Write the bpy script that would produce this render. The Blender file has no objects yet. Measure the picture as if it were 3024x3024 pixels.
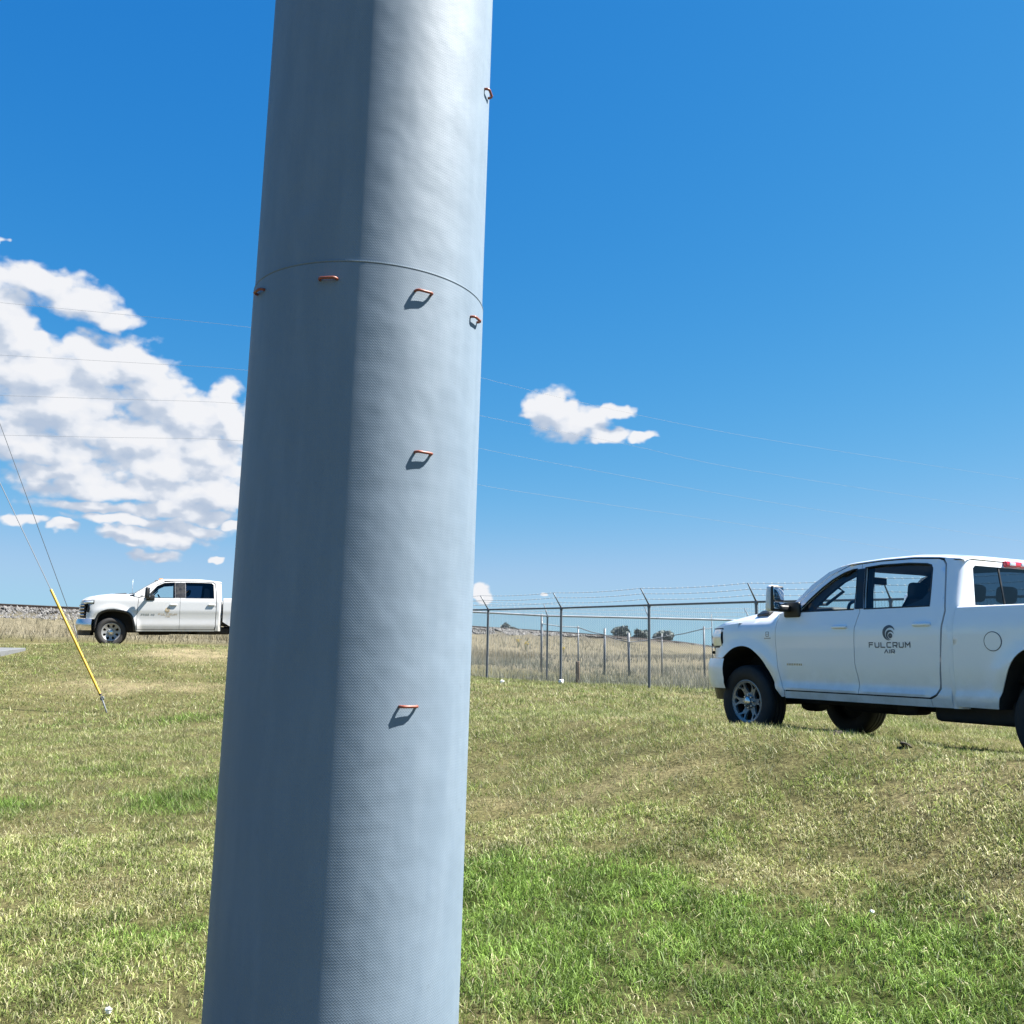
import bpy, bmesh, math, random
import numpy as np
from mathutils import Vector, Matrix
from mathutils.geometry import delaunay_2d_cdt

R = math.radians
scene = bpy.context.scene
col = scene.collection
random.seed(7)
rng = np.random.default_rng(11)

# ------------------------------------------------------------------ camera
EYE = 1.65                                   # eye height above the lawn at the photographer's feet
PITCH, ROLL, FOC = R(8.2), R(1.0), 0.92
fwd = Vector((0, math.cos(PITCH), math.sin(PITCH)))
rgt = Vector((1, 0, 0))
upv = rgt.cross(fwd)
r2 = rgt * math.cos(ROLL) + upv * math.sin(ROLL)
u2 = -rgt * math.sin(ROLL) + upv * math.cos(ROLL)
cam_data = bpy.data.cameras.new('camera')
cam = bpy.data.objects.new('camera', cam_data)
col.objects.link(cam)
cam.matrix_world = Matrix(((r2.x, u2.x, -fwd.x, 0), (r2.y, u2.y, -fwd.y, 0), (r2.z, u2.z, -fwd.z, EYE), (0, 0, 0, 1)))
cam_data.sensor_width = 36
cam_data.sensor_fit = 'HORIZONTAL'
cam_data.lens = 36 * FOC
cam_data.clip_start = 0.05
cam_data.clip_end = 9000
scene.camera = cam

# ------------------------------------------------------------------ sun, sky, exposure
SUN_EL = R(54)
SUN_AZ = R(86.5)                             # clockwise from +Y (view axis): to the right, a little beyond
sdir = Vector((math.cos(SUN_EL) * math.sin(SUN_AZ), math.cos(SUN_EL) * math.cos(SUN_AZ), math.sin(SUN_EL)))
sun_data = bpy.data.lights.new('sun', 'SUN')
sun_data.energy = 5.0
sun_data.angle = R(0.53)
sun_data.color = (1.0, 0.955, 0.88)
sun = bpy.data.objects.new('sun', sun_data)
col.objects.link(sun)
sun.rotation_euler = sdir.to_track_quat('Z', 'Y').to_euler()
sun.location = (20, 0, 30)

scene.view_settings.view_transform = 'Standard'
scene.view_settings.look = 'None'
scene.view_settings.gamma = 1
scene.view_settings.use_curve_mapping = False
scene.view_settings.exposure = 1.9

SKY_RGB = [(0.864, 1.9, 0.145), (0.422, 0.81, 0.26), (0.451, 0.397, 0.40)]      # gain, power and ceiling of red, green, blue
CLOUD_RGB = [(2.05, 2.45, 3.1), (2.6, 2.9, 3.4), (3.5, 3.65, 3.95), (3.9, 3.95, 4.1)]
world = bpy.data.worlds.new('World')
scene.world = world
world.use_nodes = True
wt = world.node_tree
wt.nodes.clear()


class NT:
    """small helper for node trees"""
    def __init__(self, tree):
        self.t = tree

    def n(self, kind, **kw):
        node = self.t.nodes.new(kind)
        for k, v in kw.items():
            setattr(node, k, v)
        return node

    def l(self, a, b):
        self.t.links.new(a, b)

    def val(self, sock, v):
        if hasattr(v, 'is_linked') or isinstance(v, bpy.types.NodeSocket):
            self.l(v, sock)
        else:
            sock.default_value = v

    def math(self, op, a, b=None, c=None, clamp=False):
        m = self.n('ShaderNodeMath', operation=op)
        m.use_clamp = clamp
        self.val(m.inputs[0], a)
        if b is not None:
            self.val(m.inputs[1], b)
        if c is not None:
            self.val(m.inputs[2], c)
        return m.outputs[0]

    def vmath(self, op, a, b=None, out=0):
        m = self.n('ShaderNodeVectorMath', operation=op)
        self.val(m.inputs[0], a)
        if b is not None:
            self.val(m.inputs[1], b)
        return m.outputs[out]

    def noise(self, vec, scale, detail=4, rough=0.55, dist=0.0, dim='3D'):
        m = self.n('ShaderNodeTexNoise', noise_dimensions=dim)
        if vec is not None:
            self.l(vec, m.inputs['Vector'])
        m.inputs['Scale'].default_value = scale
        m.inputs['Detail'].default_value = detail
        m.inputs['Roughness'].default_value = rough
        m.inputs['Distortion'].default_value = dist
        return m

    def ramp(self, fac, stops, interp='LINEAR'):
        m = self.n('ShaderNodeValToRGB')
        m.color_ramp.interpolation = interp
        els = m.color_ramp.elements
        while len(els) < len(stops):
            els.new(0.5)
        for e, (p, c) in zip(els, stops):
            e.position = p
            e.color = (c[0], c[1], c[2], 1) if len(c) == 3 else c
        self.l(fac, m.inputs[0])
        return m.outputs[0]

    def mapr(self, v, a, b, c=0.0, d=1.0, interp='SMOOTHSTEP'):
        m = self.n('ShaderNodeMapRange', interpolation_type=interp)
        self.l(v, m.inputs[0])
        for i, x in enumerate((a, b, c, d)):
            m.inputs[i + 1].default_value = x
        return m.outputs[0]

    def mix(self, fac, a, b, kind='MIX'):
        m = self.n('ShaderNodeMix', data_type='RGBA', blend_type=kind)
        self.val(m.inputs[0], fac)
        for i, x in ((6, a), (7, b)):
            if isinstance(x, bpy.types.NodeSocket):
                self.l(x, m.inputs[i])
            else:
                m.inputs[i].default_value = (x[0], x[1], x[2], 1)
        return m.outputs[2]


# cumulus banks as (azimuth, elevation, half-width, half-height) in milliradians
CLOUDS = [
    (-486, 333, 37, 17), (-450, 321, 32, 17), (-419, 313, 21, 10), (-513, 296, 32, 26), (-495, 277, 27, 15), (-523, 361, 4, 6),
    (-486, 252, 54, 27), (-430, 264, 33, 26), (-401, 267, 29, 25), (-375, 245, 33, 29), (-456, 223, 72, 29), (-348, 228, 30, 23),
    (-324, 222, 29, 19), (-305, 238, 18, 21), (-294, 219, 21, 25), (-480, 181, 63, 19), (-391, 201, 81, 23), (-315, 192, 37, 23),
    (-349, 173, 78, 19), (-451, 160, 38, 11), (-397, 148, 82, 13), (-320, 150, 42, 18), (-420, 129, 48, 8), (-347, 131, 56, 11),
    (-385, 116, 55, 6), (-328, 111, 31, 9), (-365, 101, 44, 8), (-366, 85, 21, 6), (-488, 109, 19, 5), (-447, 106, 12, 4),
    (-292, 119, 9, 5), (-304, 84, 8, 3), (44, 252, 30, 18), (67, 240, 32, 17), (90, 226, 26, 8), (25, 249, 17, 7),
    (114, 247, 14, 7), (137, 224, 15, 5), (-33, 58, 13, 11), (31, 59, 5, 2), (-640, 270, 130, 60), (-640, 160, 120, 26),
    (-800, 220, 110, 45),
]

grp = bpy.data.node_groups.new('cumulus', 'ShaderNodeTree')
grp.interface.new_socket('Vector', in_out='INPUT', socket_type='NodeSocketVector')
grp.interface.new_socket('Density', in_out='OUTPUT', socket_type='NodeSocketFloat')
g = NT(grp)
gi = g.n('NodeGroupInput')
go = g.n('NodeGroupOutput')
V = gi.outputs[0]
str_v = g.vmath('MULTIPLY', V, (1.0, 1.45, 1.0))
warp = g.noise(str_v, 20, 3, 0.55, dim='2D')
wv = g.vmath('SUBTRACT', warp.outputs['Color'], (0.5, 0.5, 0.5))
wv = g.vmath('MULTIPLY', wv, (0.040, 0.026, 0.0))
Vw = g.vmath('ADD', V, wv)
best = None
for a, e, ra, re in CLOUDS:
    d = g.vmath('SUBTRACT', Vw, (a / 1000, e / 1000, 0))
    d = g.vmath('MULTIPLY', d, (1000 / ra, 1000 / re, 0))
    ln = g.vmath('LENGTH', d, out=1)
    best = ln if best is None else g.math('SMOOTH_MIN', best, ln, 0.18)
best = g.math('SUBTRACT', 1.0, best)
vor = g.n('ShaderNodeTexVoronoi', feature='F1', voronoi_dimensions='2D')
g.l(g.vmath('ADD', str_v, g.vmath('MULTIPLY', wv, (0.35, 0.35, 0))), vor.inputs['Vector'])
vor.inputs['Scale'].default_value = 25
vor.inputs['Detail'].default_value = 2.0
vor.inputs['Roughness'].default_value = 0.55
puff = g.math('SUBTRACT', 0.40, vor.outputs['Distance'])
fine = g.noise(str_v, 48, 5, 0.58, dim='2D')
fb = g.math('SUBTRACT', fine.outputs['Fac'], 0.5)
dens = g.math('ADD', g.math('ADD', best, 0.56), g.math('MULTIPLY', puff, 0.55))
dens = g.math('ADD', dens, g.math('MULTIPLY', fb, 0.50))
g.l(dens, go.inputs[0])

w = NT(wt)
out = w.n('ShaderNodeOutputWorld')
sky = w.n('ShaderNodeTexSky', sky_type='NISHITA')
sky.sun_disc = False
sky.sun_elevation = SUN_EL
sky.sun_rotation = SUN_AZ
sky.altitude = 1200
sky.air_density = 1.0
sky.dust_density = 0.25
sky.ozone_density = 1.2
# the deep azure of thin dry air: red falls off faster than green and blue
s3 = w.n('ShaderNodeSeparateColor')
w.l(sky.outputs[0], s3.inputs[0])
c3 = w.n('ShaderNodeCombineColor')
for i, (gain, pw, top) in enumerate(SKY_RGB):
    w.l(w.math('SMOOTH_MIN', w.math('MULTIPLY', w.math('POWER', w.math('MULTIPLY', s3.outputs[i], 0.1), pw), gain * 10), top * 11.5, top * 7), c3.inputs[i])
skc = c3.outputs[0]
geo = w.n('ShaderNodeTexCoord')
sep = w.n('ShaderNodeSeparateXYZ')
w.l(geo.outputs['Generated'], sep.inputs[0])
az = w.math('ARCTAN2', sep.outputs[0], sep.outputs[1])
el = w.math('ARCSINE', sep.outputs[2])
cmb = w.n('ShaderNodeCombineXYZ')
w.l(az, cmb.inputs[0])
w.l(el, cmb.inputs[1])


def cloud(vec):
    m = w.n('ShaderNodeGroup')
    m.node_tree = grp
    w.l(vec, m.inputs[0])
    return m.outputs[0]


d0 = cloud(cmb.outputs[0])
d1 = cloud(w.vmath('ADD', cmb.outputs[0], (0.009, 0.018, 0)))
alpha = w.mapr(d0, 0.02, 0.56)
slope = w.math('SUBTRACT', d0, d1)
big_ = w.noise(cmb.outputs[0], 14, 3, 0.5, dim='2D')
lit = w.math('ADD', w.math('MULTIPLY', slope, 0.85), w.mapr(big_.outputs['Fac'], 0.3, 0.7, 0.46, 0.78))
ccol = w.ramp(lit, [(0.0, CLOUD_RGB[0]), (0.40, CLOUD_RGB[1]), (0.66, CLOUD_RGB[2]), (1.0, CLOUD_RGB[3])])
fin = w.mix(alpha, skc, ccol)
bg = w.n('ShaderNodeBackground')           # clear sky
w.l(skc, bg.inputs[0])
bg.inputs[1].default_value = 0.0616
bgc = w.n('ShaderNodeBackground')          # the part of the sky that holds cumulus
w.l(fin, bgc.inputs[0])
bgc.inputs[1].default_value = 0.0616
zone = w.math('MULTIPLY', w.math('GREATER_THAN', sep.outputs[2], 0.03), w.math('LESS_THAN', sep.outputs[2], 0.43))
zone = w.math('MULTIPLY', zone, w.math('MULTIPLY', w.math('GREATER_THAN', az, -1.0), w.math('LESS_THAN', az, 0.22)))
wm = w.n('ShaderNodeMixShader')
w.l(zone, wm.inputs[0])
w.l(bg.outputs[0], wm.inputs[1])
w.l(bgc.outputs[0], wm.inputs[2])
w.l(wm.outputs[0], out.inputs[0])
world.cycles.sampling_method = 'MANUAL'
world.cycles.sample_map_resolution = 256

# ------------------------------------------------------------------ materials


def mat(name, color=(0.5, 0.5, 0.5), rough=0.5, metal=0.0, **kw):
    m = bpy.data.materials.new(name)
    m.use_nodes = True
    b = m.node_tree.nodes['Principled BSDF']
    b.inputs['Base Color'].default_value = (*color, 1)
    b.inputs['Roughness'].default_value = rough
    b.inputs['Metallic'].default_value = metal
    for k, v in kw.items():
        b.inputs[k.replace('_', ' ')].default_value = v
    return m


def grime(m, c2, scale=6.0, amount=0.5, bump=0.0, rough_var=0.15, bscale=60.0):
    """uneven colour, roughness and fine relief on a principled material"""
    t = NT(m.node_tree)
    b = m.node_tree.nodes['Principled BSDF']
    tc = t.n('ShaderNodeTexCoord')
    nz = t.noise(tc.outputs['Object'], scale, 6, 0.65)
    f = t.mapr(nz.outputs['Fac'], 0.42, 0.7, 0.0, amount)
    t.l(t.mix(f, tuple(b.inputs['Base Color'].default_value)[:3], c2), b.inputs['Base Color'])
    r0 = b.inputs['Roughness'].default_value
    t.l(t.mapr(nz.outputs['Fac'], 0.3, 0.7, max(0, r0 - rough_var), min(1, r0 + rough_var)), b.inputs['Roughness'])
    if bump:
        n2 = t.noise(tc.outputs['Object'], bscale, 4, 0.6)
        bp = t.n('ShaderNodeBump')
        bp.inputs['Strength'].default_value = bump
        bp.inputs['Distance'].default_value = 0.01
        t.l(n2.outputs['Fac'], bp.inputs['Height'])
        t.l(bp.outputs[0], b.inputs['Normal'])
    return m


def glass(name, tint, gloss=1.0):
    m = bpy.data.materials.new(name)
    m.use_nodes = True
    t = NT(m.node_tree)
    m.node_tree.nodes.clear()
    o = t.n('ShaderNodeOutputMaterial')
    tr = t.n('ShaderNodeBsdfTransparent')
    tr.inputs[0].default_value = (*tint, 1)
    gl = t.n('ShaderNodeBsdfGlossy')
    gl.inputs['Roughness'].default_value = 0.02
    fr = t.n('ShaderNodeFresnel')
    gm = t.n('ShaderNodeNewGeometry')
    t.l(t.math('ADD', 1.5, t.math('MULTIPLY', gm.outputs['Backfacing'], 1 / 1.5 - 1.5)), fr.inputs[0])
    mx = t.n('ShaderNodeMixShader')
    t.l(t.math('MULTIPLY', fr.outputs[0], gloss), mx.inputs[0])
    t.l(tr.outputs[0], mx.inputs[1])
    t.l(gl.outputs[0], mx.inputs[2])
    t.l(mx.outputs[0], o.inputs[0])
    return m


M = {}
M['paint'] = mat('white_paint', (0.76, 0.785, 0.82), 0.30, Coat_Weight=1.0, Coat_Roughness=0.04)
M['paint_far'] = mat('white_paint_far', (0.50, 0.50, 0.50), 0.32, Coat_Weight=0.9, Coat_Roughness=0.06)  # far truck's white, darkened in colour to hold back its overexposed sunlit side


def road_film(m):
    """faint dust film, heavier low on the body"""
    t = NT(m.node_tree)
    b = m.node_tree.nodes['Principled BSDF']
    tc = t.n('ShaderNodeTexCoord')
    sp = t.n('ShaderNodeSeparateXYZ')
    t.l(tc.outputs['Object'], sp.inputs[0])
    nz = t.noise(tc.outputs['Object'], 5, 6, 0.7)
    h = t.mapr(sp.outputs[2], 0.95, 0.4)
    f = t.math('MULTIPLY', h, t.mapr(nz.outputs['Fac'], 0.3, 0.7, 0.05, 0.42))
    base = tuple(b.inputs['Base Color'].default_value)[:3]
    t.l(t.mix(f, base, (0.32, 0.29, 0.235)), b.inputs['Base Color'])
    t.l(t.math('ADD', t.math('MULTIPLY', f, 0.8), b.inputs['Roughness'].default_value), b.inputs['Roughness'])


road_film(M['paint'])
road_film(M['paint_far'])
M['black'] = grime(mat('black_plastic', (0.007, 0.0075, 0.009), 0.5), (0.02, 0.019, 0.017), 8, 0.5)
M['under'] = grime(mat('underbody', (0.012, 0.012, 0.013), 0.8), (0.05, 0.042, 0.033), 6, 0.5)
M['rubber'] = grime(mat('tyre_rubber', (0.009, 0.009, 0.010), 0.75), (0.04, 0.035, 0.028), 9, 0.45, 0.3, 0.1, 90)
M['chrome'] = mat('chrome', (0.62, 0.62, 0.62), 0.24, 0.85)
M['alloy'] = grime(mat('wheel_alloy', (0.26, 0.265, 0.27), 0.42, 0.45), (0.16, 0.15, 0.13), 14, 0.5)
M['dark_alloy'] = mat('wheel_pocket', (0.03, 0.03, 0.033), 0.5, 0.3)
M['interior'] = mat('cabin_trim', (0.022, 0.023, 0.026), 0.7)
M['seat'] = mat('seat_cloth', (0.03, 0.031, 0.034), 0.85)
M['glass'] = glass('window_glass', (0.86, 0.92, 0.93))
M['tint'] = glass('tinted_glass', (0.14, 0.21, 0.30))
M['privacy'] = glass('privacy_glass', (0.07, 0.115, 0.165))
M['lens'] = mat('lamp_lens', (0.75, 0.78, 0.82), 0.08, 0.4, Coat_Weight=1.0)
M['red_lens'] = mat('red_lens', (0.55, 0.02, 0.04), 0.12, 0.0, Coat_Weight=1.0)
M['amber'] = mat('amber_lens', (0.75, 0.28, 0.02), 0.15, 0.0, Coat_Weight=1.0)
M['mirror'] = mat('mirror_glass', (0.85, 0.87, 0.9), 0.02, 1.0)
M['decal'] = mat('grey_decal', (0.075, 0.085, 0.105), 0.4)
M['decal_sunlit'] = mat('sunlit_decal', (0.38, 0.29, 0.17), 0.4)  # same decal as the grey one, with the sun's reflection put into its colour
M['badge'] = mat('chrome_badge', (0.35, 0.37, 0.40), 0.25, 0.8)
M['gap'] = mat('shut_line', (0.10, 0.11, 0.13), 0.6)
M['galv'] = grime(mat('galvanised_pipe', (0.13, 0.145, 0.165), 0.55, 0.2), (0.09, 0.09, 0.095), 10, 0.6)  # darker copy of the pipe: the fence's shaded side put into colour
M['galv_bright'] = grime(mat('galvanised_pipe_sunlit', (0.383, 0.395, 0.407), 0.40, 0.45), (0.4, 0.4, 0.4), 10, 0.5)  # paler copy of the same pipe: sunlight on the far rail put into colour
M['wire'] = mat('galvanised_wire', (0.296, 0.309, 0.321), 0.55, 0.1)
M['cable'] = mat('aluminium_cable', (0.13, 0.145, 0.165), 0.7, 0.0)
M['rail'] = grime(mat('rail_steel', (0.035, 0.030, 0.028), 0.7, 0.3), (0.09, 0.05, 0.032), 12, 0.6)
M['concrete'] = grime(mat('concrete', (0.123, 0.13, 0.136), 0.85), (0.08, 0.083, 0.086), 5, 0.6, 0.3)
M['yellow'] = grime(mat('yellow_plastic', (0.481, 0.29, 0.009), 0.45), (0.55, 0.34, 0.05), 4, 0.5)
M['orange'] = grime(mat('red_oxide_primer', (0.235, 0.062, 0.035), 0.4), (0.14, 0.045, 0.03), 30, 0.6)
M['wood'] = grime(mat('weathered_wood', (0.16, 0.11, 0.075), 0.9), (0.08, 0.06, 0.045), 20, 0.6)
M['bark'] = mat('bark', (0.09, 0.07, 0.055), 0.9)
M['leaf'] = grime(mat('hazed_leaf', (0.13, 0.155, 0.145), 0.8), (0.18, 0.195, 0.18), 0.8, 0.7)  # pale distance haze is put into the leaf colour
M['flower'] = mat('yellow_petal', (0.444, 0.346, 0.031), 0.6)
M['stem'] = mat('weed_stem', (0.12, 0.16, 0.06), 0.7)
M['paper'] = mat('white_paper', (0.8, 0.8, 0.78), 0.8)
M['clod'] = grime(mat('rut_shadow', (0.022, 0.017, 0.013), 0.95), (0.05, 0.038, 0.028), 20, 0.6)  # near-black colour stands in for shadow in the ruts

# pole skin: dull galvanised steel with a fine woven relief
m = bpy.data.materials.new('woven_grey_pole_skin')
m.use_nodes = True
t = NT(m.node_tree)
b = m.node_tree.nodes['Principled BSDF']
tc = t.n('ShaderNodeTexCoord')
sp = t.n('ShaderNodeSeparateXYZ')
t.l(tc.outputs['Object'], sp.inputs[0])
ang = t.math('MULTIPLY', t.math('ARCTAN2', sp.outputs[0], t.math('MULTIPLY', sp.outputs[1], -1.0)), 0.378)
zz = sp.outputs[2]
wob = t.noise(tc.outputs['Object'], 9, 2, 0.5)
ang2 = t.math('ADD', ang, t.math('MULTIPLY', wob.outputs['Fac'], 0.006))
# herringbone: rows whose slant flips from row to row
row = t.math('PINGPONG', t.math('MULTIPLY', zz, 1.0), 0.00425)
rows = t.math('SINE', t.math('MULTIPLY', t.math('ADD', zz, t.math('MULTIPLY', row, 0.0)), 2 * math.pi / 0.0085))
slant = t.math('SINE', t.math('MULTIPLY', t.math('ADD', ang2, t.math('MULTIPLY', row, 1.7)), 2 * math.pi / 0.0080))
hgt = t.math('ADD', t.math('MULTIPLY', rows, 0.25), t.math('MULTIPLY', slant, 0.7))
big = t.noise(tc.outputs['Object'], 6.5, 2, 0.5)
wv_ = t.n('ShaderNodeMapping')
t.l(tc.outputs['Object'], wv_.inputs[0])
wv_.inputs['Scale'].default_value = (3, 3, 0.5)
stk = t.noise(wv_.outputs[0], 5, 6, 0.6)
b1 = t.n('ShaderNodeBump')
b1.inputs['Strength'].default_value = 0.19
b1.inputs['Distance'].default_value = 0.0011
t.l(hgt, b1.inputs['Height'])
b2 = t.n('ShaderNodeBump')
b2.inputs['Strength'].default_value = 0.5
b2.inputs['Distance'].default_value = 0.010
t.l(big.outputs['Fac'], b2.inputs['Height'])
mid_ = t.noise(tc.outputs['Object'], 55, 4, 0.6)
b3 = t.n('ShaderNodeBump')
b3.inputs['Strength'].default_value = 0.05
b3.inputs['Distance'].default_value = 0.0013
t.l(mid_.outputs['Fac'], b3.inputs['Height'])
t.l(b1.outputs[0], b3.inputs['Normal'])
t.l(b3.outputs[0], b2.inputs['Normal'])
t.l(b2.outputs[0], b.inputs['Normal'])
cc = t.mix(t.mapr(stk.outputs['Fac'], 0.35, 0.7), (0.138, 0.186, 0.240), (0.158, 0.208, 0.264))
spots = t.noise(tc.outputs['Object'], 40, 3, 0.5)
cc = t.mix(t.mapr(spots.outputs['Fac'], 0.66, 0.78, 0.0, 0.25), cc, (0.09, 0.115, 0.145))
t.l(cc, b.inputs['Base Color'])
b.inputs['Metallic'].default_value = 0.0
b.inputs['Specular IOR Level'].default_value = 0.4
b.inputs['Roughness'].default_value = 0.62
M['pole'] = m

# blades coloured by their own attribute
m = bpy.data.materials.new('grass_blade')
m.use_nodes = True
t = NT(m.node_tree)
b = m.node_tree.nodes['Principled BSDF']
at = t.n('ShaderNodeAttribute', attribute_name='Col')
t.l(at.outputs['Color'], b.inputs['Base Color'])
b.inputs['Roughness'].default_value = 0.55
b.inputs['Specular IOR Level'].default_value = 0.35
tl = t.n('ShaderNodeBsdfTranslucent')
t.l(at.outputs['Color'], tl.inputs[0])
mx = t.n('ShaderNodeMixShader')
mx.inputs[0].default_value = 0.3
t.l(b.outputs[0], mx.inputs[1])
t.l(tl.outputs[0], mx.inputs[2])
t.l(mx.outputs[0], m.node_tree.nodes['Material Output'].inputs[0])
M['blade'] = m

# soil and thatch between the blades, coloured by vertex attribute and noise
m = bpy.data.materials.new('thatch_ground')
m.use_nodes = True
t = NT(m.node_tree)
b = m.node_tree.nodes['Principled BSDF']
at = t.n('ShaderNodeAttribute', attribute_name='Col')
tc = t.n('ShaderNodeTexCoord')
n1 = t.noise(tc.outputs['Object'], 26, 8, 0.7)
n2 = t.noise(tc.outputs['Object'], 2.2, 6, 0.6)
c1 = t.mix(t.mapr(n1.outputs['Fac'], 0.35, 0.68), (0.45, 0.42, 0.38), (1.15, 1.12, 1.05))
c2 = t.mix(t.mapr(n2.outputs['Fac'], 0.35, 0.7), (0.8, 0.8, 0.75), (1.15, 1.12, 1.05))
cm = t.mix(1.0, at.outputs['Color'], c1, 'MULTIPLY')
cm = t.mix(1.0, cm, c2, 'MULTIPLY')
t.l(cm, b.inputs['Base Color'])
b.inputs['Roughness'].default_value = 0.95
b.inputs['Specular IOR Level'].default_value = 0.1
bp = t.n('ShaderNodeBump')
bp.inputs['Strength'].default_value = 0.8
bp.inputs['Distance'].default_value = 0.03
t.l(n1.outputs['Fac'], bp.inputs['Height'])
t.l(bp.outputs[0], b.inputs['Normal'])
M['ground'] = m

m = grime(mat('ballast_stone', (0.30, 0.29, 0.28), 0.9), (0.50, 0.49, 0.48), 3.1, 0.9)
M['stone'] = m

# ------------------------------------------------------------------ mesh helpers


def new_mesh(name, verts, faces, material, parent=None, smooth=True):
    me = bpy.data.meshes.new(name)
    me.from_pydata([tuple(map(float, v)) for v in verts], [], [tuple(map(int, f)) for f in faces])
    me.materials.append(material)
    if smooth:
        me.polygons.foreach_set('use_smooth', [True] * len(me.polygons))
    me.update()
    o = bpy.data.objects.new(name, me)
    col.objects.link(o)
    if parent is not None:
        o.parent = parent
    return o


def tag(o, label=None, cat=None, group=None, kind=None):
    if label:
        o['label'] = label
    if cat:
        o['category'] = cat
    if group:
        o['group'] = group
    if kind:
        o['kind'] = kind
    return o


def empty(name, loc=(0, 0, 0)):
    o = bpy.data.objects.new(name, None)
    o.empty_display_size = 0.2
    o.location = loc
    col.objects.link(o)
    return o


class MB:
    def __init__(self):
        self.v = []
        self.f = []

    def add(self, vs, fs):
        k = len(self.v)
        self.v += [tuple(x) for x in vs]
        self.f += [tuple(i + k for i in f) for f in fs]
        return self

    def box(self, c, s, bev=0.0, rot=None, taper=None):
        bm = bmesh.new()
        bmesh.ops.create_cube(bm, size=1)
        for vv in bm.verts:
            if taper and vv.co.z > 0:
                vv.co.x *= taper[0]
                vv.co.y *= taper[1]
            vv.co = Vector((vv.co.x * s[0], vv.co.y * s[1], vv.co.z * s[2]))
        if bev:
            bmesh.ops.bevel(bm, geom=bm.edges[:], offset=bev, segments=3, affect='EDGES', profile=0.5)
        mt = Matrix.Translation(c)
        if rot:
            mt = mt @ Matrix.Rotation(rot[0], 4, 'X') @ Matrix.Rotation(rot[1], 4, 'Y') @ Matrix.Rotation(rot[2], 4, 'Z')
        bm.verts.index_update()
        self.add([mt @ x.co for x in bm.verts], [[x.index for x in f.verts] for f in bm.faces])
        bm.free()
        return self

    def tube(self, path, r, n=8, cap=True, closed=False):
        path = [Vector(p) for p in path]
        rs = r if isinstance(r, (list, tuple)) else [r] * len(path)
        k = len(self.v)
        ref = None
        for i, p in enumerate(path):
            if closed:
                d = path[(i + 1) % len(path)] - path[i - 1]
            else:
                d = path[min(i + 1, len(path) - 1)] - path[max(i - 1, 0)]
            d.normalize()
            if ref is None:
                ref = d.orthogonal().normalized()
            ref = (ref - d * ref.dot(d)).normalized()
            bi = d.cross(ref)
            for j in range(n):
                a = 2 * math.pi * j / n
                self.v.append(tuple(p + (ref * math.cos(a) + bi * math.sin(a)) * rs[i]))
        m = len(path)
        for i in range(m if closed else m - 1):
            i2 = (i + 1) % m
            for j in range(n):
                j2 = (j + 1) % n
                self.f.append((k + i * n + j, k + i * n + j2, k + i2 * n + j2, k + i2 * n + j))
        if cap and not closed:
            self.f.append(tuple(k + j for j in reversed(range(n))))
            self.f.append(tuple(k + (m - 1) * n + j for j in range(n)))
        return self

    def grid(self, pts):
        """pts[i][j] -> quads"""
        k = len(self.v)
        a, b_ = len(pts), len(pts[0])
        for rw in pts:
            self.v += [tuple(p) for p in rw]
        for i in range(a - 1):
            for j in range(b_ - 1):
                self.f.append((k + i * b_ + j, k + i * b_ + j + 1, k + (i + 1) * b_ + j + 1, k + (i + 1) * b_ + j))
        return self

    def lathe(self, prof, n=40, axis='Y', c=(0, 0, 0)):
        k = len(self.v)
        for (r, h) in prof:
            for j in range(n):
                a = 2 * math.pi * j / n
                if axis == 'Y':
                    p = (c[0] + r * math.cos(a), c[1] + h, c[2] + r * math.sin(a))
                else:
                    p = (c[0] + r * math.cos(a), c[1] + r * math.sin(a), c[2] + h)
                self.v.append(p)
        for i in range(len(prof) - 1):
            for j in range(n):
                j2 = (j + 1) % n
                self.f.append((k + i * n + j, k + i * n + j2, k + (i + 1) * n + j2, k + (i + 1) * n + j))
        return self

    def build(self, name, material, parent=None, smooth=True, auto=True):
        bm = bmesh.new()
        vs = [bm.verts.new(x) for x in self.v]
        for f in self.f:
            try:
                bm.faces.new([vs[i] for i in f])
            except ValueError:
                pass
        bmesh.ops.recalc_face_normals(bm, faces=bm.faces[:])
        if smooth and auto:
            bm.edges.ensure_lookup_table()
            for e in bm.edges:
                if len(e.link_faces) == 2 and e.calc_face_angle(0) > R(38):
                    e.smooth = False
        me = bpy.data.meshes.new(name)
        bm.to_mesh(me)
        bm.free()
        me.materials.append(material)
        if smooth:
            me.polygons.foreach_set('use_smooth', [True] * len(me.polygons))
        o = bpy.data.objects.new(name, me)
        col.objects.link(o)
        if parent is not None:
            o.parent = parent
        return o


def inside(p, poly):
    x, y = p
    c = False
    j = len(poly) - 1
    for i in range(len(poly)):
        xi, yi = poly[i]
        xj, yj = poly[j]
        if (yi > y) != (yj > y) and x < (xj - xi) * (y - yi) / (yj - yi + 1e-12) + xi:
            c = not c
        j = i
    return c


def area(poly):
    return 0.5 * sum(poly[i - 1][0] * poly[i][1] - poly[i][0] * poly[i - 1][1] for i in range(len(poly)))


def inset(poly, d):
    if area(poly) < 0:
        poly = poly[::-1]
    n = len(poly)
    res = []
    for i in range(n):
        p0, p1, p2 = Vector(poly[i - 1]), Vector(poly[i]), Vector(poly[(i + 1) % n])
        a = (p1 - p0).normalized()
        b_ = (p2 - p1).normalized()
        n1 = Vector((-a.y, a.x))
        n2_ = Vector((-b_.y, b_.x))
        bis = n1 + n2_
        if bis.length < 1e-6:
            bis = n1
        bis.normalize()
        k = d / max(0.35, bis.dot(n1))
        res.append(tuple(p1 + bis * k))
    return res


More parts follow.
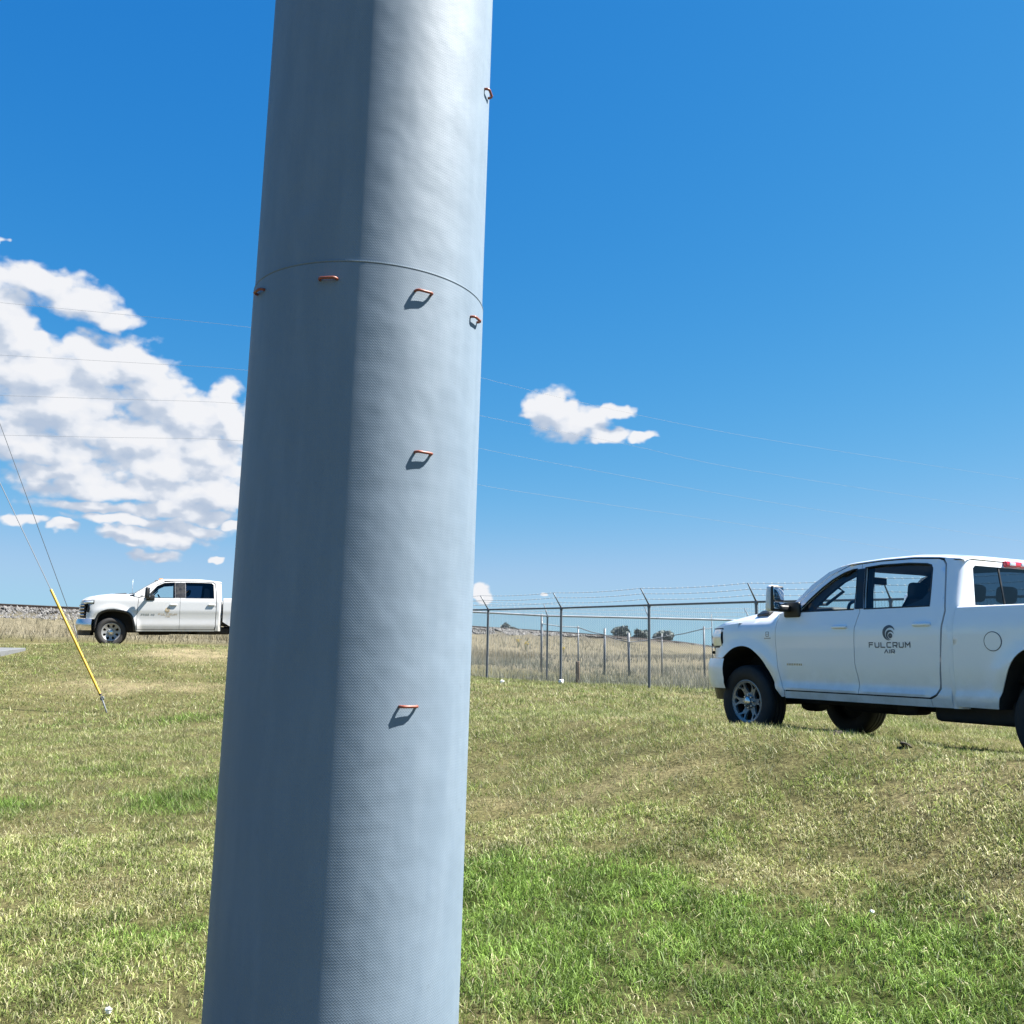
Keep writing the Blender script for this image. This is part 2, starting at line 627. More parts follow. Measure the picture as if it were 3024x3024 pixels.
def spline(pts, n=4):
    """Catmull-Rom through open polyline"""
    res = []
    m = len(pts)
    for i in range(m - 1):
        p0, p1, p2, p3 = (Vector(pts[max(i - 1, 0)]), Vector(pts[i]), Vector(pts[i + 1]), Vector(pts[min(i + 2, m - 1)]))
        for k in range(n):
            t_ = k / n
            res.append(tuple(0.5 * ((2 * p1) + (p2 - p0) * t_ + (2 * p0 - 5 * p1 + 4 * p2 - p3) * t_ ** 2 + (3 * p1 - p0 - 3 * p2 + p3) * t_ ** 3)))
    res.append(tuple(pts[-1]))
    return res


def tri_panel(outer, holes=(), step=0.05):
    loops = [outer] + list(holes)
    verts, edges = [], []
    for lp in loops:
        dl = []
        for i in range(len(lp)):
            a, b_ = Vector(lp[i]), Vector(lp[(i + 1) % len(lp)])
            k = max(1, int(math.ceil((b_ - a).length / step)))
            dl += [a + (b_ - a) * (j / k) for j in range(k)]
        k0 = len(verts)
        verts += dl
        edges += [(k0 + i, k0 + (i + 1) % len(dl)) for i in range(len(dl))]
    nb = len(verts)
    bv = np.array([tuple(p) for p in verts])
    xs = [p[0] for p in outer]
    ys = [p[1] for p in outer]
    x = min(xs) + step * 0.5
    while x < max(xs):
        y = min(ys) + step * 0.5
        while y < max(ys):
            if inside((x, y), outer) and not any(inside((x, y), h) for h in holes):
                if ((bv[:, 0] - x) ** 2 + (bv[:, 1] - y) ** 2).min() > (0.45 * step) ** 2:
                    verts.append(Vector((x, y)))
            y += step
        x += step
    vo, eo, fo, *_ = delaunay_2d_cdt(verts, edges, [], 0, 1e-6)
    tris = []
    for f in fo:
        c = ((vo[f[0]].x + vo[f[1]].x + vo[f[2]].x) / 3, (vo[f[0]].y + vo[f[1]].y + vo[f[2]].y) / 3)
        if inside(c, outer) and not any(inside(c, h) for h in holes):
            tris.append(tuple(f))
    return [(p.x, p.y) for p in vo], tris


def panel(name, outer, mapf, material, parent, holes=(), thick=0.02, step=0.05, gap=0.0, inward=None):
    """flat polygon mapped onto a curved body surface, with returned edges of real depth"""
    if gap:
        outer = inset(outer, gap)
    pts, tris = tri_panel(outer, holes, step)
    used = sorted({i for f in tris for i in f})
    remap = {k: i for i, k in enumerate(used)}
    v3 = [Vector(mapf(*pts[k])) for k in used]
    tris = [tuple(remap[i] for i in f) for f in tris]
    cnt = {}
    for f in tris:
        for i in range(3):
            e = (f[i], f[(i + 1) % 3])
            key = (min(e), max(e))
            cnt.setdefault(key, []).append(e)
    mb = MB()
    mb.v = [tuple(p) for p in v3]
    mb.f = list(tris)
    if thick:
        back = {}
        for key, es in cnt.items():
            if len(es) == 1:
                a, b_ = es[0]
                for q in (a, b_):
                    if q not in back:
                        back[q] = len(mb.v)
                        p = v3[q]
                        d = inward(p) if inward else Vector((0, -1 if p.y > 0 else 1, 0))
                        mb.v.append(tuple(p + d * thick))
                mb.f.append((b_, a, back[a], back[b_]))
    return mb.build(name, material, parent)


# ------------------------------------------------------------------ terrain (heights relative to the eye, then lifted)
TRACK = [(-120, -86), (-60, -4.6), (-26, 42.0), (-3.2, 74), (24, 150), (57, 274), (150, 640), (300, 1250)]
CTRL = np.array([
    (0, 0, -1.65), (-6, 0, -1.68), (6, 0, -1.62), (0, -12, -1.7), (-14, -6, -1.7), (14, -6, -1.6),
    (0, 4, -1.62), (-3, 4, -1.66), (3.5, 4, -1.55), (0, 6.5, -1.42), (2.6, 6.5, -1.26), (-3.5, 7, -1.52), (-8, 8, -1.55), (-14, 8, -1.5),
    (2.35, 9.55, -0.74), (3.03, 8.27, -0.74), (3.71, 6.98, -0.75), (4.3, 5.9, -0.79), (1.75, 10.6, -0.76), (1.2, 11.8, -0.80), (6.0, 4.2, -0.95), (9, 3, -1.1),
    (2.75, 11.35, -0.995), (4.6, 8.05, -0.97), (4.5, 12.2, -0.99), (6.35, 8.95, -0.965), (3.9, 10.2, -0.985), (5.5, 10.5, -0.98),
    (9, 9, -0.95), (14, 6, -1.0), (14, 14, -0.9),
    (0.5, 10, -1.08), (-2.0, 12, -1.20), (0.8, 14.5, -0.90), (3, 16, -0.86), (-7.1, 17, -1.27), (-4, 17, -1.02), (-11, 15, -1.2), (-15, 17, -1.0),
    (-0.6, 25.4, -0.83), (1.1, 22.9, -0.84), (3.06, 21.4, -0.83), (5, 19.6, -0.84), (8.5, 15.5, -0.88), (-2.8, 28, -0.80), (1.1, 28, -0.97), (4.1, 28, -1.0), (9, 28, -1.0), (15, 24, -0.95),
    (-8, 21.5, -0.62), (-5, 22, -0.70), (-12.4, 22.7, -0.50), (-12.4, 24.2, -0.34), (-16, 22, -0.5), (-5.2, 26.2, -0.34),
    (-13.5, 26.2, -0.13), (-11.5, 26.7, -0.10), (-8.2, 27.5, -0.11), (-18, 25, -0.15), (-11.0, 28.5, -0.16), (-7.5, 30, -0.17), (-4, 31.5, -0.35), (-15, 28.0, -0.15), (-20, 27, -0.12),
    (-14, 33, 0.05), (-8, 36, -0.05), (-22, 33, 0.2), (-3, 38, -0.5), (5, 38, -0.8), (12, 40, -0.8), (0, 55, -0.5), (20, 60, -0.7), (-25, 20, -0.4), (30, 30, -0.9), (40, 5, -1.1), (-30, 5, -0.8)])


def _k(r2):
    return np.where(r2 > 1e-9, 0.5 * r2 * np.log(np.maximum(r2, 1e-9)), 0.0)


_n = len(CTRL)
_d2 = ((CTRL[:, None, :2] - CTRL[None, :, :2]) ** 2).sum(-1)
_A = np.zeros((_n + 3, _n + 3))
_A[:_n, :_n] = _k(_d2) + np.eye(_n) * 0.02
_A[:_n, _n] = 1
_A[:_n, _n + 1:] = CTRL[:, :2]
_A[_n, :_n] = 1
_A[_n + 1:, :_n] = CTRL[:, :2].T
_w = np.linalg.solve(_A, np.concatenate([CTRL[:, 2], [0, 0, 0]]))


def track_dist(x, y):
    best_ = np.full(x.shape, 1e9)
    for (ax, ay), (bx, by) in zip(TRACK[:-1], TRACK[1:]):
        dx, dy = bx - ax, by - ay
        t_ = np.clip(((x - ax) * dx + (y - ay) * dy) / (dx * dx + dy * dy), 0, 1)
        best_ = np.minimum(best_, np.hypot(x - ax - t_ * dx, y - ay - t_ * dy))
    return best_


def vnoise(x, y, seed=0):
    """cheap smooth value noise"""
    xi, yi = np.floor(x).astype(np.int64), np.floor(y).astype(np.int64)
    fx, fy = x - xi, y - yi
    fx, fy = fx * fx * (3 - 2 * fx), fy * fy * (3 - 2 * fy)

    def h(i, j):
        q = np.sin(i * 127.1 + j * 311.7 + seed * 74.7) * 43758.5453
        return q - np.floor(q)
    return (h(xi, yi) * (1 - fx) + h(xi + 1, yi) * fx) * (1 - fy) + (h(xi, yi + 1) * (1 - fx) + h(xi + 1, yi + 1) * fx) * fy


def fbm(x, y, seed=0, o=4):
    s, a, tot = 0, 1.0, 0
    for i in range(o):
        s = s + a * vnoise(x * 2 ** i, y * 2 ** i, seed + i)
        tot += a
        a *= 0.5
    return s / tot


def ground(x, y):
    x = np.asarray(x, float)
    y = np.asarray(y, float)
    shp = x.shape
    x, y = x.ravel(), y.ravel()
    z = np.empty(len(x))
    for i in range(0, len(x), 20000):
        xs, ys = x[i:i + 20000], y[i:i + 20000]
        d2 = (xs[:, None] - CTRL[None, :, 0]) ** 2 + (ys[:, None] - CTRL[None, :, 1]) ** 2
        z[i:i + 20000] = _k(d2) @ _w[:_n] + _w[_n] + xs * _w[_n + 1] + ys * _w[_n + 2]
    rad = np.hypot(x, y - 20)
    k = np.clip((rad - 32) / 30, 0, 1)
    k = k * k * (3 - 2 * k)
    z = z * (1 - k) + (-0.55) * k
    z += (fbm(x * 1.1, y * 1.1, 3) - 0.5) * 0.07 * np.clip((rad + 30) / 30, 0, 1)
    td = track_dist(x, y)
    prof = np.interp(td, [0, 2.2, 3.0, 9.5, 12], [1.40, 1.38, 1.02, -0.35, -2.0])
    z = np.maximum(z, prof)
    return (z + EYE).reshape(shp)


def gz(x, y):
    return float(ground(np.array([x]), np.array([y]))[0])


def blob(x, y, cx, cy, rx, ry, rot=0.0):
    c, s = math.cos(rot), math.sin(rot)
    dx, dy = x - cx, y - cy
    u, v = (dx * c + dy * s) / rx, (-dx * s + dy * c) / ry
    return np.clip(1.25 - np.sqrt(u * u + v * v), 0, 1)


def lush(x, y):
    """how green the lawn is: watered patches against cured turf"""
    n = fbm(x * 1.3, y * 1.3, 21, 5) - 0.5
    n = n + (fbm(x * 4.1, y * 4.1, 25, 3) - 0.5) * 0.6
    a = np.maximum.reduce([blob(x, y, 0.9, 5.3, 2.1, 1.25, -0.25) * 1.5, blob(x, y, 0.0, 6.1, 1.1, 0.8) * 1.4, blob(x, y, 2.3, 4.2, 1.7, 0.7) * 1.2,
                           blob(x, y, 3.6, 6.2, 0.8, 0.5) * 0.7,
                           blob(x, y, -3.0, 9.0, 1.2, 0.9) * 0.85, blob(x, y, -4.4, 8.7, 1.3, 0.7) * 0.62, blob(x, y, -5.6, 10.4, 1.6, 1.0) * 0.5, blob(x, y, -6.6, 15.5, 3, 1.2) * 0.55, blob(x, y, -2.2, 5.6, 0.8, 0.7) * 0.4])
    base = 0.26 + 0.35 * n
    return np.clip(np.maximum(base, a + n * 1.15) + n * 0.25, 0, 1)


def bare(x, y):
    n = fbm(x * 0.9, y * 1.6, 40) - 0.5
    a = np.maximum.reduce([blob(x, y, 1.9, 11.6, 1.0, 0.6), blob(x, y, 4.6, 9.2, 2.4, 0.55, -1.08) * 1.1, blob(x, y, -8.0, 24.4, 2.0, 1.8) * 1.2, blob(x, y, 1.2, 8.2, 1.6, .35) * .3, blob(x, y, 3.0, 7.0, .9, .4) * .35, blob(x, y, -7.5, 19.5, 3, 1.0) * .7])
    road = np.clip(1.4 - np.abs((y - 28.9) - (x + 11.0) * 0.375) / 1.7, 0, 1) * (x < -2)
    return np.clip(np.maximum(a + n * 1.3 - 0.15, np.maximum(road, n * 2.0 - 0.42)), 0, 1)


# fine sheet near, coarse sheet to the horizon, one mesh on one warped grid
def axis(lo, hi, fine_lo, fine_hi, st, grow=1.16):
    a = list(np.arange(fine_lo, fine_hi + 1e-6, st))
    s = st
    while a[-1] < hi:
        s *= grow
        a.append(a[-1] + s)
    s = st
    while a[0] > lo:
        s *= grow
        a.insert(0, a[0] - s)
    return np.array(a)


gx = axis(-3500, 3500, -22, 16, 0.22)
gy = axis(-2500, 5000, 1, 34, 0.22)
GX, GY = np.meshgrid(gx, gy)
GZ = ground(GX, GY)
nx, ny = len(gx), len(gy)
gv = np.stack([GX.ravel(), GY.ravel(), GZ.ravel()], 1)
idx = np.arange(nx * ny).reshape(ny, nx)
gf = np.stack([idx[:-1, :-1].ravel(), idx[:-1, 1:].ravel(), idx[1:, 1:].ravel(), idx[1:, :-1].ravel()], 1)


def fast_mesh(name, verts, faces, material, colors=None, smooth=True):
    me = bpy.data.meshes.new(name)
    nv, nf, k = len(verts), len(faces), faces.shape[1]
    me.vertices.add(nv)
    me.vertices.foreach_set('co', np.ascontiguousarray(verts, np.float32).ravel())
    me.loops.add(nf * k)
    me.loops.foreach_set('vertex_index', np.ascontiguousarray(faces, np.int32).ravel())
    me.polygons.add(nf)
    me.polygons.foreach_set('loop_start', np.arange(nf, dtype=np.int32) * k)
    me.polygons.foreach_set('loop_total', np.full(nf, k, np.int32))
    if smooth:
        me.polygons.foreach_set('use_smooth', np.ones(nf, bool))
    me.update(calc_edges=True)
    if colors is not None:
        ca = me.color_attributes.new('Col', 'FLOAT_COLOR', 'POINT')
        ca.data.foreach_set('color', np.ascontiguousarray(np.concatenate([colors, np.ones((nv, 1))], 1), np.float32).ravel())
    me.materials.append(material)
    o = bpy.data.objects.new(name, me)
    col.objects.link(o)
    return o


def lerp3(a, b_, t_):
    return np.asarray(a)[None, :] * (1 - t_[:, None]) + np.asarray(b_)[None, :] * t_[:, None]


fx_, fy_ = gv[:, 0], gv[:, 1]
lu, ba, td_ = lush(fx_, fy_), bare(fx_, fy_), track_dist(fx_, fy_)
gc = lerp3((0.135, 0.126, 0.066), (0.055, 0.072, 0.022), lu)
gc = gc * (1 - ba[:, None]) + np.array((0.247, 0.219, 0.145))[None] * ba[:, None]
far_k = np.clip((fy_ - 31) / 4, 0, 1) * np.clip(td_ / 4, 0, 1)
gc = gc * (1 - far_k[:, None]) + np.array((0.165, 0.155, 0.12))[None] * far_k[:, None]
st_k = np.clip((3.2 - td_) / 0.5, 0, 1)
gc = gc * (1 - st_k[:, None]) + np.array((0.093, 0.09, 0.086))[None] * st_k[:, None]
tag(fast_mesh('ground', gv, gf, M['ground'], gc), kind='structure')


# ------------------------------------------------------------------ grass
def blades(name, x, y, h, wd, colr, lean, segs, label, cat):
    n = len(x)
    z = ground(x, y) - 0.006
    th = rng.uniform(0, 2 * math.pi, n)
    la = rng.uniform(0, 2 * math.pi, n)
    ln = lean * h
    fx, fy = np.cos(th) * wd / 2, np.sin(th) * wd / 2
    lx, ly = np.cos(la) * ln, np.sin(la) * ln
    if segs == 1:
        v = np.empty((n, 3, 3))
        v[:, 0] = np.stack([x - fx, y - fy, z], 1)
        v[:, 1] = np.stack([x + fx, y + fy, z], 1)
        v[:, 2] = np.stack([x + lx, y + ly, z + h * np.sqrt(np.maximum(0.05, 1 - lean ** 2 * 0.6))], 1)
        f = np.arange(n * 3).reshape(n, 3)
        k = 3
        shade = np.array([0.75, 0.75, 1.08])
    else:
        v = np.empty((n, 5, 3))
        v[:, 0] = np.stack([x - fx, y - fy, z], 1)
        v[:, 1] = np.stack([x + fx, y + fy, z], 1)
        mx_, my_, mz_ = x + lx * 0.35, y + ly * 0.35, z + h * 0.6
        v[:, 2] = np.stack([mx_ - fx * 0.8, my_ - fy * 0.8, mz_], 1)
        v[:, 3] = np.stack([mx_ + fx * 0.8, my_ + fy * 0.8, mz_], 1)
        v[:, 4] = np.stack([x + lx, y + ly, z + h * np.sqrt(np.maximum(0.05, 1 - lean ** 2 * 0.7))], 1)
        b0 = np.arange(n)[:, None] * 5
        f = np.concatenate([b0 + np.array([[0, 1, 3]]), b0 + np.array([[0, 3, 2]]), b0 + np.array([[2, 3, 4]])], 1).reshape(-1, 3)
        k = 5
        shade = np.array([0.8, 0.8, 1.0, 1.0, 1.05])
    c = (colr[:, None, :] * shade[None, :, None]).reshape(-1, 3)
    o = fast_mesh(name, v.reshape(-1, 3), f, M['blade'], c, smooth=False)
    return tag(o, label, cat, kind='stuff')


def scatter(n, y0, y1, k=0.60, off=1.6, power=1.0):
    """points in the widened wedge the photographer can see, uniform per area"""
    y = y0 + (y1 - y0) * rng.uniform(0, 1, int(n * 1.6)) ** power
    half = k * y1 + off
    x = rng.uniform(-half, half, len(y))
    keep = np.abs(x) < k * y + off
    return x[keep][:n], y[keep][:n]


FA, FB = np.array([-2.8, 28.0]), np.array([9.9, 13.3])         # near fence line


def in_yard(x, y):
    """beyond the near fence line"""
    d = FB - FA
    return (x - FA[0]) * (-d[1]) + (y - FA[1]) * d[0] > 0


def lawn_color(x, y):
    n = len(x)
    lu_ = lush(x, y)
    j = rng.uniform(0, 1, n)
    dead = (rng.uniform(0, 1, n) < np.interp(lu_, [0, .3, .6, 1], [0.62, 0.44, 0.17, 0.07]))
    green = lerp3((0.165, 0.190, 0.055), (0.110, 0.178, 0.032), np.clip(lu_ * 1.2, 0, 1)) * (0.40 + 1.05 * j[:, None])
    straw = lerp3((0.265, 0.25, 0.125), (0.41, 0.395, 0.255), rng.uniform(0, 1, n) ** 1.5)
    olive = lerp3((0.145, 0.15, 0.048), (0.225, 0.22, 0.095), rng.uniform(0, 1, n))
    c = np.where(dead[:, None], np.where((j < 0.45)[:, None], olive, straw), green) * 1.32
    c = c * np.clip(0.35 + 1.3 * fbm(x * 4.5, y * 4.5, 210, 4), 0.5, 1.35)[:, None]      # darker and paler tufts
    return c


def lawn(name, n, y0, y1, hmin, hmax, wmin, wmax, segs, label):
    x, y = scatter(n, y0, y1)
    ba_ = bare(x, y)
    clump = fbm(x * 6, y * 6, 60, 3)
    keep = (rng.uniform(0, 1, len(x)) > ba_ * 0.92) & (rng.uniform(0, 1, len(x)) < np.clip((clump - 0.28) * 4.2, 0.15, 1))
    keep &= ~((x < -3) & (y > 26.9 + (x + 11) * 0.375)) & ~((x < -12.3) & (y > 22) & (y < 24.6))
    keep &= (np.hypot(x + 0.5, y - 3.05) > 0.40)
    x, y = x[keep], y[keep]
    lu_ = lush(x, y)
    tall = np.where(rng.uniform(0, 1, len(x)) < 0.03, 1.8, 1.0)
    h = (rng.uniform(hmin, hmax, len(x)) * (0.75 + 0.55 * lu_)) * (0.6 + 0.8 * fbm(x * 3, y * 3, 80, 2)) * tall
    lean = np.clip(rng.normal(0.85, 0.40, len(x)), 0.05, 1.35)
    blades(name, x, y, h, rng.uniform(wmin, wmax, len(x)), lawn_color(x, y), lean, segs, label, 'grass')


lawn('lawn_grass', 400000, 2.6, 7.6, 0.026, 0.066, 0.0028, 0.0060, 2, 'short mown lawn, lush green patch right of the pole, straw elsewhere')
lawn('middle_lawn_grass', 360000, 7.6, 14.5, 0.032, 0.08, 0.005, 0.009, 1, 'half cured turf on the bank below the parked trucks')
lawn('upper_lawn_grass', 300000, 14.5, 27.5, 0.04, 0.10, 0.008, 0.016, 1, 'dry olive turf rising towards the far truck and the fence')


def weeds(name, n, y0, y1, hmin, hmax, wmin, wmax, cols, cond, label, kx=0.66):
    x, y = scatter(n, y0, y1, kx, 3)
    td = track_dist(x, y)
    cl = fbm(x * 0.8, y * 0.8, 90, 3)
    keep = cond(x, y, td) & (rng.uniform(0, 1, len(x)) < np.clip((cl - 0.25) * 2.6, 0.1, 1))
    x, y, cl = x[keep], y[keep], cl[keep]
    h = rng.uniform(hmin, hmax, len(x)) * (0.5 + cl)
    tcol = np.clip(fbm(x * 0.45, y * 0.45, 130, 3) * 2 - 0.5 + rng.normal(0, 0.25, len(x)), 0, 1)
    c = lerp3(cols[0], cols[1], tcol) * (0.7 + 0.55 * rng.uniform(0, 1, len(x)))[:, None]
    blades(name, x, y, h, rng.uniform(wmin, wmax, len(x)), c, np.clip(rng.normal(0.4, 0.25, len(x)), 0.03, 1.0), 1, label, 'weeds')


dry = ((0.191, 0.164, 0.096), (0.333, 0.293, 0.194))
mixg = ((0.115, 0.132, 0.092), (0.275, 0.268, 0.215))
weeds('dry_weeds', 90000, 29.5, 62, 0.14, 0.42, 0.010, 0.026, dry,
      lambda x, y, td: (td > 3.5) & (x < 0.1 * y - 4) & (y > 31.6 + (x + 11) * 0.375), 'tall tan weeds on the bank behind the far truck')
weeds('yard_weeds', 110000, 15, 42, 0.10, 0.40, 0.007, 0.020, mixg,
      lambda x, y, td: in_yard(x, y) & (td > 3.6) & (x > -7), 'grey green weeds inside the chain link enclosure')
weeds('bank_weeds', 60000, 42, 110, 0.15, 0.45, 0.018, 0.045, ((0.15, 0.15, 0.115), (0.30, 0.287, 0.23)),
      lambda x, y, td: (td > 3.6) & (td < 22), 'dry weeds on the railway bank beyond the enclosure', 0.5)

# ------------------------------------------------------------------ railway: ballast stones and rails
segs_ = [(np.array(a), np.array(b_)) for a, b_ in zip(TRACK[:-1], TRACK[1:])]


def resample(pl, st):
    res = []
    for a, b_ in zip(pl[:-1], pl[1:]):
        a, b_ = np.array(a, float), np.array(b_, float)
        k = max(1, int(np.hypot(*(b_ - a)) / st))
        res += [tuple(a + (b_ - a) * i / k) for i in range(k)]
    res.append(tuple(pl[-1]))
    return res


tk = spline(TRACK, 8)
base_st = np.array([(1, 0, 0), (-1, 0, 0), (0, 1, 0), (0, -1, 0), (0, 0, 1), (0, 0, -1)], float)
base_f = np.array([(0, 2, 4), (2, 1, 4), (1, 3, 4), (3, 0, 4), (2, 0, 5), (1, 2, 5), (3, 1, 5), (0, 3, 5)])
NS = 15000
tt = rng.uniform(0, 1, NS) ** 1.6
A0, B0, C0 = np.array([-34, 30.]), np.array([-3.2, 74.]), np.array([40, 210.])
half = rng.uniform(0, 1, NS) < 0.72
px = np.where(half, A0[0] + (B0[0] - A0[0]) * tt, B0[0] + (C0[0] - B0[0]) * tt)
py = np.where(half, A0[1] + (B0[1] - A0[1]) * tt, B0[1] + (C0[1] - B0[1]) * tt)
nrm = np.where(half[:, None], np.array([[0.81, -0.58]]), np.array([[0.953, -0.303]]))
off = rng.uniform(1.5, 3.3, NS)
px, py = px + nrm[:, 0] * off, py + nrm[:, 1] * off
sz = rng.uniform(0.04, 0.10, NS) * np.where(half, 1, 1.5)
dd = base_st[None] * sz[:, None, None] * rng.uniform(0.6, 1.3, (NS, 6, 3)) + rng.normal(0, 0.2, (NS, 6, 3)) * sz[:, None, None]
sv = dd + np.stack([px, py, ground(px, py) + 0.0], 1)[:, None, :]
sf = (np.arange(NS)[:, None, None] * 6 + base_f[None]).reshape(-1, 3)
sc_ = lerp3((0.06, 0.059, 0.058), (0.17, 0.167, 0.162), rng.uniform(0, 1, NS) ** 1.4)
m = bpy.data.materials.new('ballast_stones')
m.use_nodes = True
t = NT(m.node_tree)
b = m.node_tree.nodes['Principled BSDF']
at = t.n('ShaderNodeAttribute', attribute_name='Col')
t.l(at.outputs['Color'], b.inputs['Base Color'])
b.inputs['Roughness'].default_value = 0.9
tag(fast_mesh('ballast', sv.reshape(-1, 3), sf, m, np.repeat(sc_, 6, 0), smooth=False), 'pale broken ballast stones heaped below the rails', 'ballast', kind='stuff')

trk = tag(empty('railway_track', (-26, 42, gz(-26, 42))), 'dark steel railway rails running along the top of the ballast bank', 'railway')
for sgn in (1, -1):
    mb = MB()
    prev = None
    pts = resample(tk, 6)
    ring = []
    for i, p in enumerate(pts):
        q0, q1 = np.array(pts[max(i - 1, 0)]), np.array(pts[min(i + 1, len(pts) - 1)])
        d = (q1 - q0) / np.linalg.norm(q1 - q0)
        nn = np.array([d[1], -d[0]])
        c = np.array(p) + nn * 0.75 * sgn
        ztop = EYE + 1.62
        pr = [(-0.075, -0.20), (0.075, -0.20), (0.07, -0.17), (0.012, -0.15), (0.012, -0.055), (0.036, -0.04), (0.036, 0), (-0.036, 0), (-0.036, -0.04), (-0.012, -0.055), (-0.012, -0.15), (-0.07, -0.17)]
        ring.append([(c[0] + nn[0] * a - trk.location.x, c[1] + nn[1] * a - trk.location.y, ztop + h - trk.location.z) for a, h in pr + pr[:1]])
    mb.grid(ring)
    mb.build('rail', M['rail'], trk, smooth=False)
# timber sleepers under the near stretch, half sunk in the stones
sl = MB().box((0, 0, 0), (2.6, 0.22, 0.18), 0.015)
sleeper0 = None
dcur = 0
near_tk = resample([(-44, 17.3), (-26, 42), (-3.2, 74)], 0.6)
for i in range(0, len(near_tk) - 1):
    a, b_ = np.array(near_tk[i]), np.array(near_tk[i + 1])
    d = b_ - a
    if sleeper0 is None:
        sleeper0 = sl.build('sleeper', M['wood'], trk, smooth=False)
        o = sleeper0
    else:
        o = sleeper0.copy()
        col.objects.link(o)
    o.location = (a[0] - trk.location.x, a[1] - trk.location.y, EYE + 1.335 - trk.location.z)
    o.rotation_euler = (0, 0, math.atan2(d[1], d[0]) - math.pi / 2)

# ------------------------------------------------------------------ steel pole
POLE = Vector((-0.523, 3.05, 0))
pz0 = gz(POLE.x, POLE.y)
pole = tag(empty('steel_pole', (POLE.x, POLE.y, pz0)), 'tall grey tubular steel pole with woven-looking skin close in front', 'pole')
SEAM = EYE + 1.135 - pz0


def pole_r(z, up):
    ca = 0.3775 - 0.0003 * (z - 1.6)
    return ca + (0.0 if up else 0.0035)


mb = MB()
N = 128
prof = [(pole_r(z, False), z) for z in list(np.linspace(-0.4, SEAM - 0.06, 24)) + [SEAM - 0.02, SEAM - 0.010, SEAM - 0.0078]]
rs_ = pole_r(SEAM, False)
prof += [(rs_ - 0.0025, SEAM - 0.0075), (rs_ - 0.0025, SEAM - 0.0065), (rs_ + 0.0004, SEAM - 0.0034), (rs_ + 0.0002, SEAM - 0.001), (rs_ - 0.002, SEAM), (rs_ - 0.014, SEAM + 0.0005)]
mb.lathe(prof, N, 'Z')
mb.build('lower_section', M['pole'], pole)
mb = MB()
mb.lathe([(pole_r(z, True) - 0.0005 * 0, z) for z in np.linspace(SEAM - 0.05, 11.5, 40)], N, 'Z')
mb.build('upper_section', M['pole'], pole)
pole.rotation_euler = (0, R(0.67), 0)

# small U-shaped step lugs welded round it: (angle to the right of the camera-facing line, height above eye)
lug_mesh = None
for a_deg, zr in [(79, 1.874), (-53.8, 1.086), (-10.0, 1.074), (33.6, 1.063), (70, 1.05), (37.0, 0.57), (35.0, -0.168)]:
    if lug_mesh is None:
        mb = MB()
        W_, D_, r_ = 0.027, 0.0145, 0.0043
        path = [(-W_, 0.01, 0)]
        path += [(-W_, -D_ + 0.009, 0), (-W_ + 0.003, -D_ + 0.003, 0), (-W_ + 0.009, -D_, 0), (W_ - 0.009, -D_, 0), (W_ - 0.003, -D_ + 0.003, 0), (W_, -D_ + 0.009, 0), (W_, 0.01, 0)]
        mb.tube(path, r_, 10)
        lug = mb.build('step_lug', M['orange'], pole, auto=False)
        lug_mesh = lug.data
    else:
        lug = bpy.data.objects.new('step_lug', lug_mesh)
        col.objects.link(lug)
        lug.parent = pole
    zl = EYE + zr - pz0
    rr = pole_r(zl, zl > SEAM)
    a = R(a_deg)
    lug.location = (rr * math.sin(a), -rr * math.cos(a), zl)
    lug.rotation_euler = (0, 0, a)

# ------------------------------------------------------------------ pickup trucks
# local frame: x runs from the front axle to the rear, y from the left side (-) to the right side (+), z up from the wheels' ground


def ribbon(strokes, wd):
    """flat mitred strokes -> (points, quads) in 2D"""
    P, Q = [], []
    for st in strokes:
        closed = st[0] == st[-1] and len(st) > 2
        pl = st[:-1] if closed else st
        n = len(pl)
        k0 = len(P)
        for i in range(n):
            p = Vector(pl[i])
            if closed or 0 < i < n - 1:
                a = (p - Vector(pl[i - 1])).normalized()
                b_ = (Vector(pl[(i + 1) % n]) - p).normalized()
            else:
                a = b_ = ((Vector(pl[1]) - p) if i == 0 else (p - Vector(pl[i - 1]))).normalized()
            n1, n2 = Vector((-a.y, a.x)), Vector((-b_.y, b_.x))
            bs = (n1 + n2).normalized()
            h = wd / 2 / max(0.3, bs.dot(n1))
            P += [tuple(p + bs * h), tuple(p - bs * h)]
        for i in range(n if closed else n - 1):
            a, b_ = k0 + 2 * i, k0 + 2 * ((i + 1) % n)
            Q.append((a, a + 1, b_ + 1, b_))
    return P, Q


